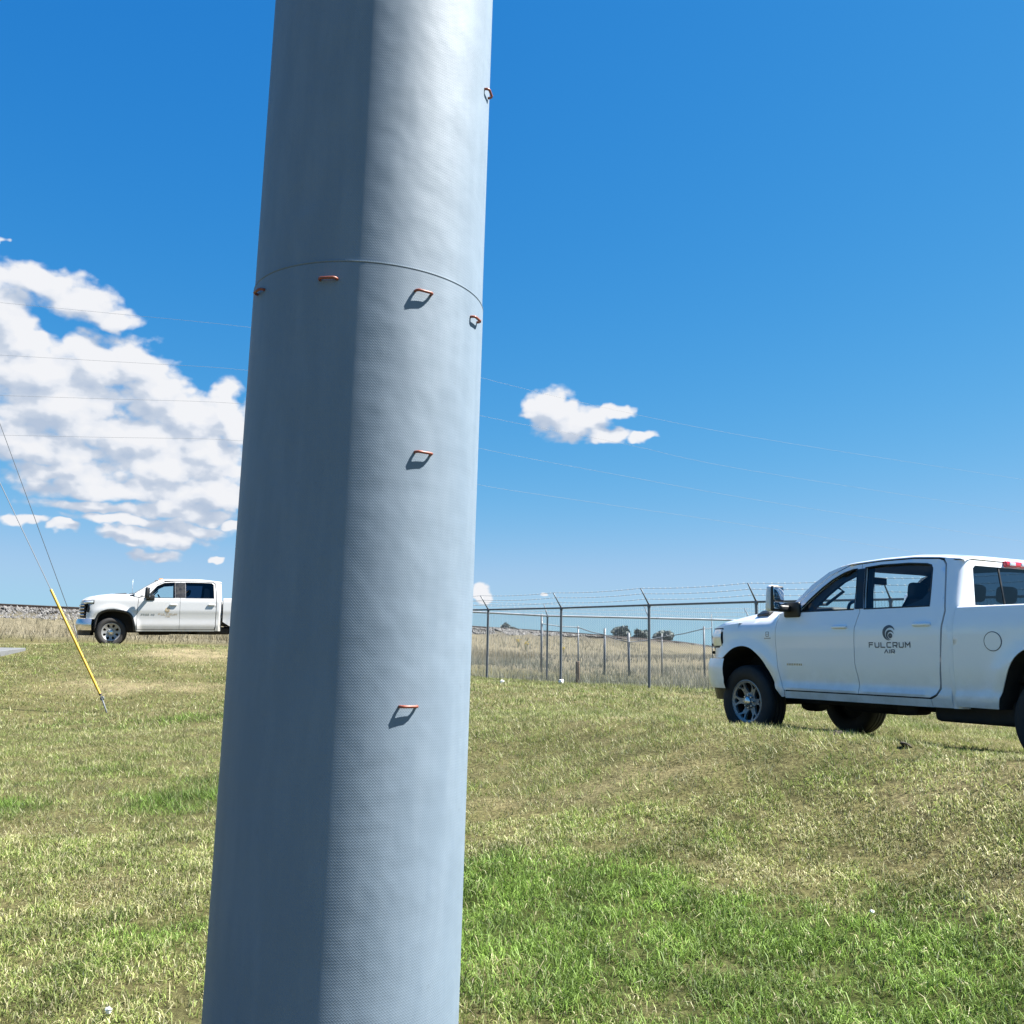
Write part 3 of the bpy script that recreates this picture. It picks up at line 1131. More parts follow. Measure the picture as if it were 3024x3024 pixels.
LET = {'F': [[(0.08, 0), (0.08, 0.55), (0.9, 0.55)], [(0.08, 0.72), (0.08, 0.94), (1, 0.94)]],
       'U': [[(0.08, 1), (0.08, 0.2), (0.2, 0.06), (0.82, 0.06), (0.94, 0.2), (0.94, 1)]],
       'L': [[(0.08, 1), (0.08, 0.06), (1, 0.06)]],
       'C': [[(1, 0.94), (0.2, 0.94), (0.08, 0.8), (0.08, 0.2), (0.2, 0.06), (1, 0.06)]],
       'R': [[(0.08, 0), (0.08, 0.94), (0.85, 0.94), (0.94, 0.84), (0.94, 0.5), (0.85, 0.4), (0.22, 0.4)], [(0.62, 0.33), (0.94, 0)]],
       'M': [[(0.08, 0), (0.08, 0.94), (0.54, 0.45), (1.0, 0.94), (1.0, 0)]],
       'A': [[(0.0, 0), (0.5, 0.97), (1.0, 0)]], 'I': [[(0.25, 0), (0.25, 1)]],
       '2': [[(0.05, 0.94), (0.9, 0.94), (0.9, 0.5), (0.1, 0.5), (0.1, 0.06), (0.95, 0.06)]], '5': [[(0.95, 0.94), (0.1, 0.94), (0.1, 0.5), (0.9, 0.5), (0.9, 0.06), (0.05, 0.06)]],
       '0': [[(0.1, 0.06), (0.1, 0.94), (0.9, 0.94), (0.9, 0.06), (0.1, 0.06)]], 'H': [[(0.1, 0), (0.1, 1)], [(0.9, 0), (0.9, 1)], [(0.2, 0.5), (0.8, 0.5)]],
       'D': [[(0.1, 0.06), (0.1, 0.94), (0.7, 0.94), (0.9, 0.7), (0.9, 0.3), (0.7, 0.06), (0.1, 0.06)]]}


def word(txt, s0, z0, w_, h_, pitch, stroke, mapf, material, name, parent):
    P, Q = [], []
    x = s0
    for ch in txt:
        if ch == ' ':
            x += pitch * 0.5
            continue
        p, q = ribbon([[(a * w_, b_ * h_) for a, b_ in st] for st in LET[ch]], stroke)
        k = len(P)
        P += [(x + a, z0 + b_) for a, b_ in p]
        Q += [tuple(i + k for i in f) for f in q]
        x += pitch * (0.5 if ch == 'I' else 1)
    return new_mesh(name, [mapf(*p) for p in P], [f[::-1] for f in Q], material, parent, smooth=False)


def crescent(cx, cz, r1, ox, oz, r2_, a0, a1, n=26):
    """ring slice between two eccentric circles"""
    P, Q = [], []
    for i in range(n + 1):
        a = R(a0 + (a1 - a0) * i / n)
        d = Vector((math.cos(a), math.sin(a)))
        o = Vector((ox, oz))
        bq = d.dot(o)
        inner = bq + math.sqrt(max(0, bq * bq - o.dot(o) + r2_ * r2_))
        inner = min(inner, r1 - 0.0012)
        P += [(cx + d.x * r1, cz + d.y * r1), (cx + d.x * inner, cz + d.y * inner)]
        if i:
            Q.append((2 * i - 2, 2 * i - 1, 2 * i + 1, 2 * i))
    return P, Q


def wheel(root, name, s, y, side, R_, rim, holes, steer, spoke_mat, zc):
    wr = empty(name)
    wr.parent = root
    wr.location = (s, y, zc)
    wr.rotation_euler = (0, 0, steer + (0 if side < 0 else math.pi))
    # local: outward face towards -y, half width hw
    hw = 0.135
    mb = MB()
    prof = [(rim, -hw * 0.80), (rim + 0.03, -hw * 0.95), (rim + (R_ - rim) * 0.45, -hw * 1.04), (R_ - 0.05, -hw * 1.0), (R_ - 0.022, -hw * 0.90), (R_ - 0.006, -hw * 0.76),
            (R_, -hw * 0.5), (R_, -hw * 0.47), (R_ - 0.011, -hw * 0.45), (R_ - 0.011, -hw * 0.36), (R_, -hw * 0.34), (R_ + 0.001, -hw * 0.06), (R_ - 0.011, -hw * 0.05),
            (R_ - 0.011, hw * 0.05), (R_ + 0.001, hw * 0.06), (R_, hw * 0.34), (R_ - 0.011, hw * 0.36), (R_ - 0.011, hw * 0.45), (R_, hw * 0.47),
            (R_ - 0.006, hw * 0.76), (R_ - 0.022, hw * 0.90), (R_ - 0.05, hw), (rim + 0.03, hw * 0.95), (rim, hw * 0.8), (rim - 0.02, hw * 0.5), (rim - 0.02, -hw * 0.5), (rim, -hw * 0.80)]
    mb.lathe(prof, 64, 'Y')
    mb.build('tyre', M['rubber'], wr)
    # alloy: barrel, dished spoke face with real openings, hub and nuts

    def dish(r):
        return -hw * np.interp(r / rim, [0, 0.28, 0.34, 0.72, 0.93, 1.0], [0.62, 0.62, 0.45, 0.60, 0.80, 0.84])
    outer = [(rim * 0.985 * math.cos(2 * math.pi * i / 72), rim * 0.985 * math.sin(2 * math.pi * i / 72)) for i in range(72)]
    hl = []
    for i in range(holes):
        a = 2 * math.pi * (i + 0.5) / holes
        if holes == 6:
            r0, r1, w0, w1 = 0.42, 0.88, 0.22, 0.33
            poly = [(r0, -w0 * .7), (r0 + .12, -w0 * 1.3), (0.72, -w1), (r1, -w1 * 0.72), (r1 + .02, 0), (r1, w1 * 0.72), (0.72, w1), (r0 + .12, w0 * 1.3), (r0, w0 * .7)]
            hl.append([(rim * r * math.cos(a + t_), rim * r * math.sin(a + t_)) for r, t_ in poly])
            b0 = a + math.pi / holes
            tri = [(0.66, 0), (0.86, -0.17), (0.905, 0), (0.86, 0.17)]
            hl.append([(rim * r * math.cos(b0 + t_), rim * r * math.sin(b0 + t_)) for r, t_ in tri])
        else:
            poly = [(0.55, -0.10), (0.62, -0.17), (0.78, -0.19), (0.86, -0.12), (0.87, 0), (0.86, 0.12), (0.78, 0.19), (0.62, 0.17), (0.55, 0.10), (0.53, 0)]
            hl.append([(rim * r * math.cos(a + t_), rim * r * math.sin(a + t_)) for r, t_ in poly])
    rm = panel('rim', outer, lambda x, z: (x, dish(math.hypot(x, z)), z), spoke_mat, wr, hl, thick=0.03, step=0.022, inward=lambda p: Vector((0, 1, 0)))
    lip = MB()
    lip.lathe([(rim * 0.97, -hw * 0.80), (rim * 1.0, -hw * 0.87), (rim * 1.035, -hw * 0.85), (rim * 1.04, -hw * 0.7)], 64, 'Y')
    lip.build('rim_lip', spoke_mat, rm)
    bk = MB()
    bk.lathe([(0.001, hw * 0.15), (rim * 0.55, hw * 0.15), (rim * 0.97, hw * 0.3), (rim * 0.985, -hw * 0.6)], 40, 'Y')
    bk.build('brake_backing', M['under'], wr)
    cap = MB()
    cap.lathe([(0.001, -hw * 0.88), (0.035, -hw * 0.87), (0.05, -hw * 0.80), (0.055, -hw * 0.5)], 24, 'Y')
    cap.build('hub_cap', M['chrome'], wr)
    for i in range(8):
        a = 2 * math.pi * i / 8
        nb_ = MB()
        nb_.lathe([(0.001, -0.014), (0.008, -0.013), (0.011, -0.004), (0.011, 0.004)], 8, 'Y')
        o = nb_.build('lug_nut', M['chrome'], wr)
        o.location = (0.074 * math.cos(a), -hw * 0.62, 0.074 * math.sin(a))
    return wr


def seat(root, name, x, y, wd, zb, hb):
    s = empty(name)
    s.parent = root
    s.location = (x, y, zb)
    MB().box((0, 0, 0.09), (0.52, wd, 0.18), 0.05).build('cushion', M['seat'], s)
    MB().box((0.30, 0, 0.40), (0.15, wd * 0.94, 0.62), 0.06, rot=(0, R(12), 0)).build('backrest', M['seat'], s)
    nhd = 1 if wd < 0.7 else 3
    for i in range(nhd):
        yy = 0 if nhd == 1 else (i - 1) * wd * 0.33
        MB().box((0.40, yy, hb), (0.10, 0.25, 0.17), 0.045, rot=(0, R(10), 0)).build('headrest', M['seat'], s)
    return s


def make_truck(cfg, name):
    T = empty(name)
    c = cfg
    Wz = np.array(c['W'])
    xF, sc_x, nF = c['xF'], c['sc'], c['nF']
    arcs = c['flares']

    def pf(s):
        if s >= sc_x:
            return 1.0
        q = min(1.0, (sc_x - s) / (sc_x - xF))
        return max(0.02, (1 - q ** nF)) ** (1 / nF)

    def wfun(s, z):
        w_ = float(np.interp(z, Wz[:, 0], Wz[:, 1])) * pf(s)
        if 'crown' in c and s < c['crown'][1] and z > c['crown'][2]:
            s0_, s1_, z0_, z1_, am_ = c['crown']
            k_ = min(1.0, max(0.0, (s1_ - s) / (s1_ - s0_)))
            w_ -= am_ * min(1.3, (z - z0_) / (z1_ - z0_)) ** 2 * k_ * k_ * (3 - 2 * k_)
        for (fs, fz, fr) in arcs:
            r = math.hypot(s - fs, z - fz)
            w_ += 0.028 * math.exp(-((r - fr) / 0.075) ** 2) if z < 1.25 else 0
        return w_

    def sidef(sg, off=0.0):
        return lambda s, z: (s, sg * (wfun(s, z) + off), z)

    def plan(q, z, off=0.0):
        """front corner wrap: q=0 centre front .. 1 side"""
        th = q * math.pi / 2
        W_ = float(np.interp(z, Wz[:, 0], Wz[:, 1]))
        cx, sy = max(0.0, math.cos(th)) ** (2 / nF), math.sin(th) ** (2 / nF)
        x = sc_x - (sc_x - xF + off) * cx
        return x, (W_ + off) * sy

    def q_of(s):
        return math.acos(min(1, max(0, ((sc_x - s) / (sc_x - xF)))) ** (nF / 2)) / (math.pi / 2)

    def strip(nm, q0, q1, zlo, zhi, off, material, parent, sg=None, nq=18, nz=6, bulge=0.0):
        mb = MB()
        sides = (1, -1) if sg is None else (sg,)
        if sg is None:      # full front from side to side
            qs = [-q1 + (2 * q1) * i / (2 * nq) for i in range(2 * nq + 1)]
        else:
            qs = [sg * (q0 + (q1 - q0) * i / nq) for i in range(nq + 1)]
        rows = []
        for j in range(nz + 1):
            t_ = j / nz
            rw = []
            for q in qs:
                lo = zlo(abs(q)) if callable(zlo) else zlo
                hi = zhi(abs(q)) if callable(zhi) else zhi
                z = lo + (hi - lo) * t_
                x, y = plan(abs(q), z, off + bulge * math.sin(math.pi * t_))
                rw.append((x, y if q >= 0 else -y, z))
            rows.append(rw)
        back = [[(p[0] + 0.05, p[1] * 0.96, p[2]) for p in rw] for rw in (rows[0], rows[-1])]
        rows = [back[0]] + rows + [back[1]]
        mb.grid(rows)
        return mb.build(nm, material, parent)

    paint = c['paint']
    g_ = 0.0045
    for sg in (-1, 1):
        near = sg < 0
        f3 = sidef(sg)
        fen = panel('front_fender', c['fender'], f3, paint, T, thick=0.03, gap=g_ / 2)
        # wheel-arch tunnel
        tun = MB()
        ar = c['arch_f']
        tun.grid([[(s, sg * (wfun(s, z) - 0.004), z) for s, z in ar], [(s, sg * 0.52, z) for s, z in ar]])
        pw = [(s, sg * 0.53, z) for s, z in ar]
        tun.add(pw, [tuple(range(len(pw)))])
        tun.build('wheel_arch_liner', M['under'], T, smooth=False)
        tun = MB()
        ar = c['arch_r']
        tun.grid([[(s, sg * (wfun(s, z) - 0.004), z) for s, z in ar], [(s, sg * 0.52, z) for s, z in ar]])
        pw = [(s, sg * 0.53, z) for s, z in ar]
        tun.add(pw, [tuple(range(len(pw)))])
        tun.build('wheel_arch_liner', M['under'], T, smooth=False)
        for key in c.get('flare_trim', []):
            ar = c[key]
            n = len(ar)
            outer = [(s, z) for s, z in ar]
            cx, cz = c['flare_c'][key]
            inn = [(cx + (s - cx) * 0.90, cz + (z - cz) * 0.90) for s, z in ar]
            fl = MB()
            fl.grid([[(s, sg * (wfun(s, z) + 0.004), z) for s, z in outer], [(s, sg * (wfun(s, z) + 0.016), z) for s, z in [((a[0] + b_[0]) / 2, (a[1] + b_[1]) / 2) for a, b_ in zip(outer, inn)]],
                     [(s, sg * (wfun(*o_) - 0.01), z) for (s, z), o_ in zip(inn, outer)], [(s, sg * (wfun(*o_) - 0.06), z) for (s, z), o_ in zip(inn, outer)]])
            fl.build('arch_flare', M['black'], T)
        for k, dn in enumerate(('front_door', 'rear_door')):
            d = panel(dn, c['door_%d' % k], f3, paint, T, [c['win_%d' % k]], thick=0.035, gap=g_)
            gl = panel('window_glass', inset(c['win_%d' % k], -0.004), sidef(sg, -0.022), M['glass'] if k == 0 else M[c.get('rear_glass', 'glass')], d, thick=0, step=0.12)
            # rubber run round the glass
            wp = c['win_%d' % k]
            sl_ = MB()
            sl_.tube([sidef(sg, -0.004)(*p) for p in wp], 0.009, 6, closed=True)
            sl_.build('window_seal', M['black'], d)
            inn_poly = c['door_%d' % k]
            panel('door_trim', inset(inn_poly, -0.012), sidef(sg, -0.06), M['interior'], d, [inset(c['win_%d' % k], 0.012)], thick=0.0, step=0.15)
            hs, hz = c['handle_%d' % k]
            if c['handle_kind'] == 'bar':
                MB().box((hs, sg * (wfun(hs, hz) + 0.012), hz), (0.20, 0.030, 0.032), 0.012).build('door_handle', paint, d)
            else:
                MB().box((hs, sg * (wfun(hs, hz) + 0.018), hz + 0.01), (0.21, 0.04, 0.055), 0.018).build('door_handle', M['chrome'] if c['handle_kind'] == 'chrome' else paint, d)
        panel('pillar_trim', c['btrim'], sidef(sg, 0.003), M['black'], T, thick=0.005, step=0.12)
        panel('cab_corner', c['corner'], f3, paint, T, thick=0.02, gap=g_ / 2)
        panel('rocker_panel', c['rocker'], f3, paint, T, thick=0.04)
        panel('a_pillar', c['apillar'], sidef(sg, -0.004), paint, T, thick=0.03, step=0.07)
        bs = panel('bed_side', c['bed'], f3, paint, T, thick=0.04, gap=g_)
        MB().tube([(c['bed_x0'] + 0.01, sg * (wfun(3.5, c['bed_z']) - 0.03), c['bed_z'] - 0.005), (c['bed_x1'] - 0.03, sg * (wfun(3.5, c['bed_z']) - 0.03), c['bed_z'] - 0.005)], 0.032, 10).build('bed_rail', c.get('rail_mat', paint), bs)
        panel('bed_inner_wall', [(c['bed_x0'], 0.75), (c['bed_x1'], 0.75), (c['bed_x1'], c['bed_z'] - 0.02), (c['bed_x0'], c['bed_z'] - 0.02)], lambda s, z, sg=sg: (s, sg * 0.80, z), M['black'], T, thick=0, step=0.5)
        # headlamp wraps the corner
        hq0, hq1, hz0, hz1 = c['lamp']
        hl_ = strip('headlight', hq0, hq1, hz0, hz1, 0.006, M['lens'], T, sg, 10, 4, 0.012)
        strip('lamp_bezel', hq0 - 0.03, hq1 + 0.015, (lambda q: (hz0(q) if callable(hz0) else hz0) - 0.025), (lambda q: (hz1(q) if callable(hz1) else hz1) + 0.015), 0.001, M['black'], hl_, sg, 10, 4)
        if near:
            T['_d'] = 0
    if '_d' in T:
        del T['_d']
    # -------- cab rear wall, corners, window
    xb = c['xb']
    zs = [c['bed_z'] - 0.6 + (c['roof_rear_z'] - c['bed_z'] + 0.6) * i / 14 for i in range(15)]
    rr = 0.10

    def xback(z):
        return xb + max(0, z - 1.4) * c['back_lean']
    for sg in (-1, 1):
        mb = MB()
        rows = []
        for z in [c['corner_z0']] + zs:
            w_ = wfun(xb - rr, z)
            rows.append([(xback(z) - rr + rr * math.sin(t_), sg * (w_ - rr + rr * math.cos(t_)), z) for t_ in np.linspace(0, math.pi / 2, 9)])
        mb.grid(rows)
        mb.build('cab_corner_post', paint, T)
    gy0, gz0, gz1 = c['rear_glass_rect']
    zt = c['roof_rear_z']
    hole = [(-gy0, gz0), (gy0, gz0), (gy0 - 0.06, gz1 - 0.03), (gy0 - 0.10, gz1), (-gy0 + 0.10, gz1), (-gy0 + 0.06, gz1 - 0.03)]
    out_p = [(-(wfun(xb, z) - rr), z) for z in (1.0, 1.2, c['bed_z'], 1.6, zt)] + [((wfun(xb, z) - rr), z) for z in (zt, 1.6, c['bed_z'], 1.2, 1.0)]
    fb_ = lambda y, z: (xback(z), y, z)
    cb = panel('cab_back', out_p, fb_, paint, T, [hole], thick=0.04, step=0.08, inward=lambda p: Vector((-1, 0, 0)))
    rg = panel('rear_window', inset(hole, -0.01), lambda y, z: (xback(z) - 0.012, y, z), M['privacy'], T, thick=0, step=0.2)
    for yy in (-0.24, 0.24):
        MB().box((xback((gz0 + gz1) / 2) - 0.014, yy, (gz0 + gz1) / 2), (0.014, 0.022, gz1 - gz0), 0.003, rot=(0, math.atan(c['back_lean']), 0)).build('slider_frame', M['black'], rg)
    # third brake lamp
    bl = MB().box((xback(zt) + 0.012, 0, zt - 0.012), (0.05, 0.34, 0.058), 0.014).build('brake_lamp', M['red_lens'], T)
    MB().box((xback(zt) + 0.034, -0.07, zt - 0.010), (0.014, 0.09, 0.036), 0.005).build('cargo_lens', M['lens'], bl)
    MB().box((xback(zt) + 0.034, 0.10, zt - 0.010), (0.014, 0.07, 0.036), 0.005).build('cargo_lens', M['lens'], bl)
    # -------- roof
    re = c['roof_edge']
    rx = [p[0] for p in re]
    rz = [p[1] for p in re]
    mb = MB()
    rows = []
    for s in np.linspace(rx[0], xback(zt) - 0.03, 26):
        ze = float(np.interp(s, rx, rz))
        h = float(np.interp(s, *zip(*c['roof_h'])))
        we = wfun(s, ze)
        rw = []
        for t_ in np.sin(np.linspace(-math.pi / 2, math.pi / 2, 33)):
            bow = -c['header_bow'] * (1 - t_ * t_) * max(0, 1 - (s - rx[0]) / 0.4)
            rw.append((s + bow, t_ * we, ze + h * (1 - abs(t_) ** 5) ** 0.5))
        rows.append(rw)
    # roll down to the rear wall
    last = rows[-1]
    rows.append([(xback(zt) + 0.0, p[1] * 0.985, p[2] - 0.012) for p in last])
    rows.append([(xback(zt) + 0.004, p[1] * 0.97, min(p[2] - 0.03, zt + 0.012)) for p in last])
    mb.grid(rows)
    roof = mb.build('roof', paint, T)
    mb = MB()
    mb.grid([[(p[0], p[1] * 0.96, p[2] - 0.045) for p in rw] for rw in rows[:-2]])
    mb.build('headliner', M['interior'], roof)
    if c.get('cab_lights'):
        for yy in (-0.45, -0.2, 0, 0.2, 0.45):
            s = rx[0] + 0.10
            MB().box((s - 0.03 * (1 - yy * yy), yy, float(np.interp(s, rx, rz)) + c['cab_lights']), (0.12, 0.07, 0.035), 0.014).build('clearance_light', M['amber'], roof)
    # -------- windshield
    (bx, bz), (tx, tz) = c['ws']
    mb = MB()
    rows = []
    for k in range(9):
        u = k / 8
        rw = []
        s = bx + (tx - bx) * u
        z = bz + (tz - bz) * u
        we = wfun(s, z) - 0.02
        for t_ in np.linspace(-1, 1, 21):
            bow = -0.17 * (1 - t_ * t_) * (1 - 0.45 * u)
            rw.append((s + bow, t_ * we, z + 0.03 * (1 - t_ * t_) * u))
        rows.append(rw)
    mb.grid(rows)
    mb.build('windshield', M['glass'], T)
    # wipers / cowl
    mb = MB()
    mb.grid([[(p[0] - 0.10, p[1] * 0.99, p[2] - 0.02) for p in rows[0]], [(p[0] + 0.03, p[1], p[2] + 0.004) for p in rows[0]]])
    mb.build('cowl', M['black'], T)
    for yy in (-0.55, 0.1):
        MB().tube([(bx - 0.18, yy, bz + 0.02), (bx - 0.10, yy + 0.25, bz + 0.05), (bx - 0.07, yy + 0.5, bz + 0.06)], 0.009, 6).build('wiper', M['black'], T)
    # -------- hood
    hr = c['hood_ridge']
    hc = c['hood_center']
    mb = MB()
    rows = []
    s1 = bx - 0.06
    ts = np.linspace(-1, 1, 49)
    for k in range(25):
        u = (k / 24) ** 0.8
        rw = []
        for t_ in ts:
            q = abs(t_)
            fxr = sc_x - (sc_x - (xF + 0.03)) * (1 - min(1, q * 0.97) ** nF) ** (1 / nF)
            s = fxr + (s1 - fxr) * u
            zr = float(np.interp(s, *zip(*hr)))
            zc = float(np.interp(s, *zip(*hc)))
            m_ = np.interp(q, c['hood_knots'], c['hood_shape'])
            nose = c['nose_drop'] * max(0, 1 - u / 0.16) ** 2
            y = t_ * wfun(max(s, sc_x), zr) * (1.0 if s >= sc_x else 1.0)
            rw.append((s, y, zr + (zc - zr) * m_ - nose - (0.03 * max(0, (q - 0.93) / 0.07) ** 2)))
        rows.append(rw)
    mb.grid(rows)
    hood = mb.build('hood', paint, T)
    for yy in c['vents']:
        s0, s1v, zv = c['vent_s']
        MB().box(((s0 + s1v) / 2, yy, zv), (s1v - s0, 0.12, 0.035), 0.012, rot=(R(28 if yy < 0 else -28) if abs(yy) > 0.5 else 0, R(-4), 0)).build('hood_vent', M['black'], hood)
    # -------- nose: grille, bumper
    gzl, gzh, gq = c['grille']
    gr = strip('grille', 0, gq, gzl, gzh, -0.01, M['black'], T)
    for k in range(c['grille_bars']):
        z = gzl + (gzh - gzl) * (k + 0.6) / c['grille_bars']
        strip('grille_bar', 0, gq * 0.97, z - 0.018, z + 0.018, 0.018, M['chrome'] if c['grille_chrome'] else paint, gr, None, 12, 2, 0.01)
    strip('nose_panel', 0, 1.0, gzh, (lambda q: float(np.interp(plan(q, gzh)[0], *zip(*hr))) - c['nose_drop'] + 0.004), 0.0, paint, T, None, 14, 3)
    bzl, bzh, bq = c['bumper']
    bm_ = strip('front_bumper', 0, bq, bzl, bzh, c['bumper_off'], c['bumper_mat'], T, None, 20, 6, 0.035)
    strip('lower_valance', 0, bq * 0.97, bzl - 0.14, bzl - 0.003, c['bumper_off'] - 0.03, M['black'], bm_, None, 16, 3)
    # -------- wheels and underbody
    for (s, steer) in ((c['axles'][0], c['steer']), (c['axles'][1], 0)):
        for sg in (-1, 1):
            wheel(T, 'wheel', s, sg * c['wheel_y'], sg, c['R'], c['rim'], c['holes'], steer, c['rim_mat'], c['R'] - 0.008)
        MB().tube([(s, -0.72, c['R']), (s, 0.72, c['R'])], 0.05, 12).build('axle', M['under'], T)
        MB().box((s + 0.02, 0.12, c['R']), (0.30, 0.28, 0.27), 0.09).build('differential', M['under'], T)
    und = MB()
    for sg in (-1, 1):
        und.box((2.1, sg * 0.43, 0.50), (5.6, 0.09, 0.17), 0.01)
    und.box((1.75, 0, 0.60), (2.3, 1.84, 0.12), 0.02)
    und.box((4.1, 0, 0.68), (2.1, 1.5, 0.10), 0.02)
    und.box((1.2, 0, 0.45), (0.9, 0.4, 0.22), 0.05)
    und.box((0.05, 0, 0.70), (0.9, 0.9, 0.36), 0.05)
    und.tube([(1.5, 0.25, 0.42), (3.0, 0.35, 0.40), (3.6, 0.5, 0.46), (4.9, 0.62, 0.46)], 0.05, 10)
    und.box((2.9, -0.62, 0.46), (0.95, 0.34, 0.22), 0.05)
    und.box((2.0, -0.55, 0.45), (0.25, 0.2, 0.14), 0.03)
    und.build('chassis', M['under'], T)
    # bed floor, front wall and tailgate
    MB().box(((c['bed_x0'] + c['bed_x1']) / 2, 0, 0.85), (c['bed_x1'] - c['bed_x0'] - 0.03, 1.60, 0.05), 0.004).build('bed_floor', M['black'], T)
    MB().box((c['bed_x0'] + 0.05, 0, (0.9 + c['bed_z']) / 2), (0.04, 1.72, c['bed_z'] - 0.93), 0.01).build('bed_front_wall', paint, T)
    tg = MB().box((c['bed_x1'] - 0.02, 0, (0.72 + c['bed_z']) / 2), (0.07, 1.66, c['bed_z'] - 0.72), 0.02).build('tailgate', paint, T)
    MB().box((c['bed_x1'] + 0.02, 0, c['bed_z'] - 0.14), (0.03, 0.24, 0.08), 0.01).build('tailgate_handle', M['black'], tg)
    MB().box((c['bed_x1'] + 0.10, 0, 0.60), (0.20, 1.86, 0.20), 0.04).build('rear_bumper', M['chrome'], T)
    for sg in (-1, 1):
        MB().box((c['bed_x1'] - 0.04, sg * 0.91, 1.12), (0.09, 0.13, 0.40), 0.02).build('tail_light', M['red_lens'], T)
    # -------- cabin
    zf = c['belt'] - 0.80
    for yy in (-0.42, 0.42):
        seat(T, 'front_seat', c['seat_x'][0], yy, 0.54, zf, c['belt'] - zf + 0.20)
    seat(T, 'rear_seat', c['seat_x'][1], 0, 1.46, zf + 0.02, c['belt'] - zf + 0.12)
    MB().box((c['dash_x'], 0, c['belt'] - 0.13), (0.42, 1.66, 0.26), 0.07).build('dashboard', M['interior'], T)
    MB().box((c['dash_x'] - 0.02, -0.42, c['belt'] + 0.015), (0.30, 0.40, 0.10), 0.045).build('instrument_hood', M['interior'], T)
    sw = MB()
    swc = Vector((c['dash_x'] + 0.36, -0.42, c['belt'] - 0.04))
    ax = Vector((math.cos(R(28)), 0, math.sin(R(28))))
    e1 = Vector((0, 1, 0))
    e2 = ax.cross(e1)
    sw.tube([swc + (e1 * math.cos(a) + e2 * math.sin(a)) * 0.185 for a in np.linspace(0, 2 * math.pi, 28, endpoint=False)], 0.018, 8, closed=True)
    stw = sw.build('steering_wheel', M['interior'], T)
    sp_ = MB()
    for a in (0, math.pi, math.pi * 1.5):
        sp_.tube([swc - ax * 0.02, swc + (e1 * math.cos(a) + e2 * math.sin(a)) * 0.18], 0.016, 6)
    sp_.tube([swc - ax * 0.3, swc], 0.03, 8)
    sp_.build('wheel_spokes', M['interior'], stw)
    MB().box((c['ws'][1][0] - 0.14, 0, c['ws'][1][1] - 0.10), (0.035, 0.25, 0.085), 0.015).build('rear_view_mirror', M['interior'], T)
    for sg in (-1, 1):
        gh = c['grab']
        MB().tube([(gh[0][0], sg * (wfun(*gh[0]) - 0.09), gh[0][1]), (gh[0][0] + 0.05, sg * (wfun(*gh[0]) - 0.17), gh[0][1] + 0.0), (gh[1][0] + 0.03, sg * (wfun(*gh[1]) - 0.17), gh[1][1] - 0.05), (gh[1][0], sg * (wfun(*gh[1]) - 0.09), gh[1][1])], 0.017, 8).build('grab_handle', M['interior'], T)
        panel('inner_pillar', inset(c['btrim'], -0.02), sidef(sg, -0.10), M['interior'], T, thick=0.03, step=0.2)
        panel('inner_a_pillar', c['apil_inner'], sidef(sg, -0.085), M['interior'], T, thick=0.05, step=0.2)
        panel('inner_quarter', c['inner_c'], sidef(sg, -0.09), M['interior'], T, thick=0.03, step=0.2)
    # -------- door mirrors
    for sg in (-1, 1):
        mr = empty('door_mirror')
        mr.parent = T
        ms, mz, mw, mh = c['mirror']
        y0 = wfun(ms + 0.12, c['belt'])
        mr.location = (ms, sg * (y0 + c.get('mirror_out', 0.25)), mz)
        MB().box((0, 0, 0), (0.13, mw, mh), 0.045, taper=(0.8, 0.86)).build('shell', c['mirror_mat'], mr)
        MB().box((0.052, 0, -0.004), (0.045, mw * 0.97, mh * 0.95), 0.02, taper=(1, 0.88)).build('bezel', M['black'], mr)
        MB().box((0.074, 0, mh * 0.16), (0.008, mw * 0.74, mh * 0.46), 0.002).build('mirror_pane', M['mirror'], mr)
        MB().box((0.074, 0, -mh * 0.27), (0.008, mw * 0.74, mh * 0.24), 0.002).build('spotter_pane', M['mirror'], mr)
        arm = MB()
        arm.box((0.05, -sg * (mw * 0.5 + 0.02), -mh * 0.38), (0.10, 0.22, 0.075), 0.025)
        arm.box((0.10, -sg * (c.get('mirror_out', 0.25) - 0.015), -mh * 0.42), (0.24, 0.05, 0.17), 0.02)
        arm.build('arm', M['black'], mr)
    return T, wfun, sidef


def decal(sidef, s, z, material, root_door, k=1.0):
    mp = sidef(-1, 0.0035)
    for a in (crescent(s, z, 0.076 * k, 0.017 * k, -0.012 * k, 0.062 * k, 20, 275), crescent(s + 0.012 * k, z - 0.020 * k, 0.048 * k, 0.011 * k, -0.008 * k, 0.037 * k, 10, 285)):
        new_mesh('logo_arc', [mp(*p) for p in a[0]], a[1], material, root_door, smooth=False)
    cc_ = crescent(s + 0.018 * k, z - 0.030 * k, 0.025 * k, 0, 0, 0.003, 0, 359)
    new_mesh('logo_dot', [mp(*p) for p in cc_[0]], cc_[1], material, root_door, smooth=False)
    word('FULCRUM', s - 0.252 * k, z - 0.147 * k, 0.056 * k, 0.052 * k, 0.0735 * k, 0.0105 * k, mp, material, 'lettering', root_door)
    word('AIR', s - 0.062 * k, z - 0.203 * k, 0.046 * k, 0.036 * k, 0.053 * k, 0.0085 * k, mp, material, 'lettering', root_door)


def kid(T, name, near=True):
    for o in T.children:
        if o.name.split('.')[0] == name and (not near or min(v_.co.y for v_ in o.data.vertices) < 0):
            return o


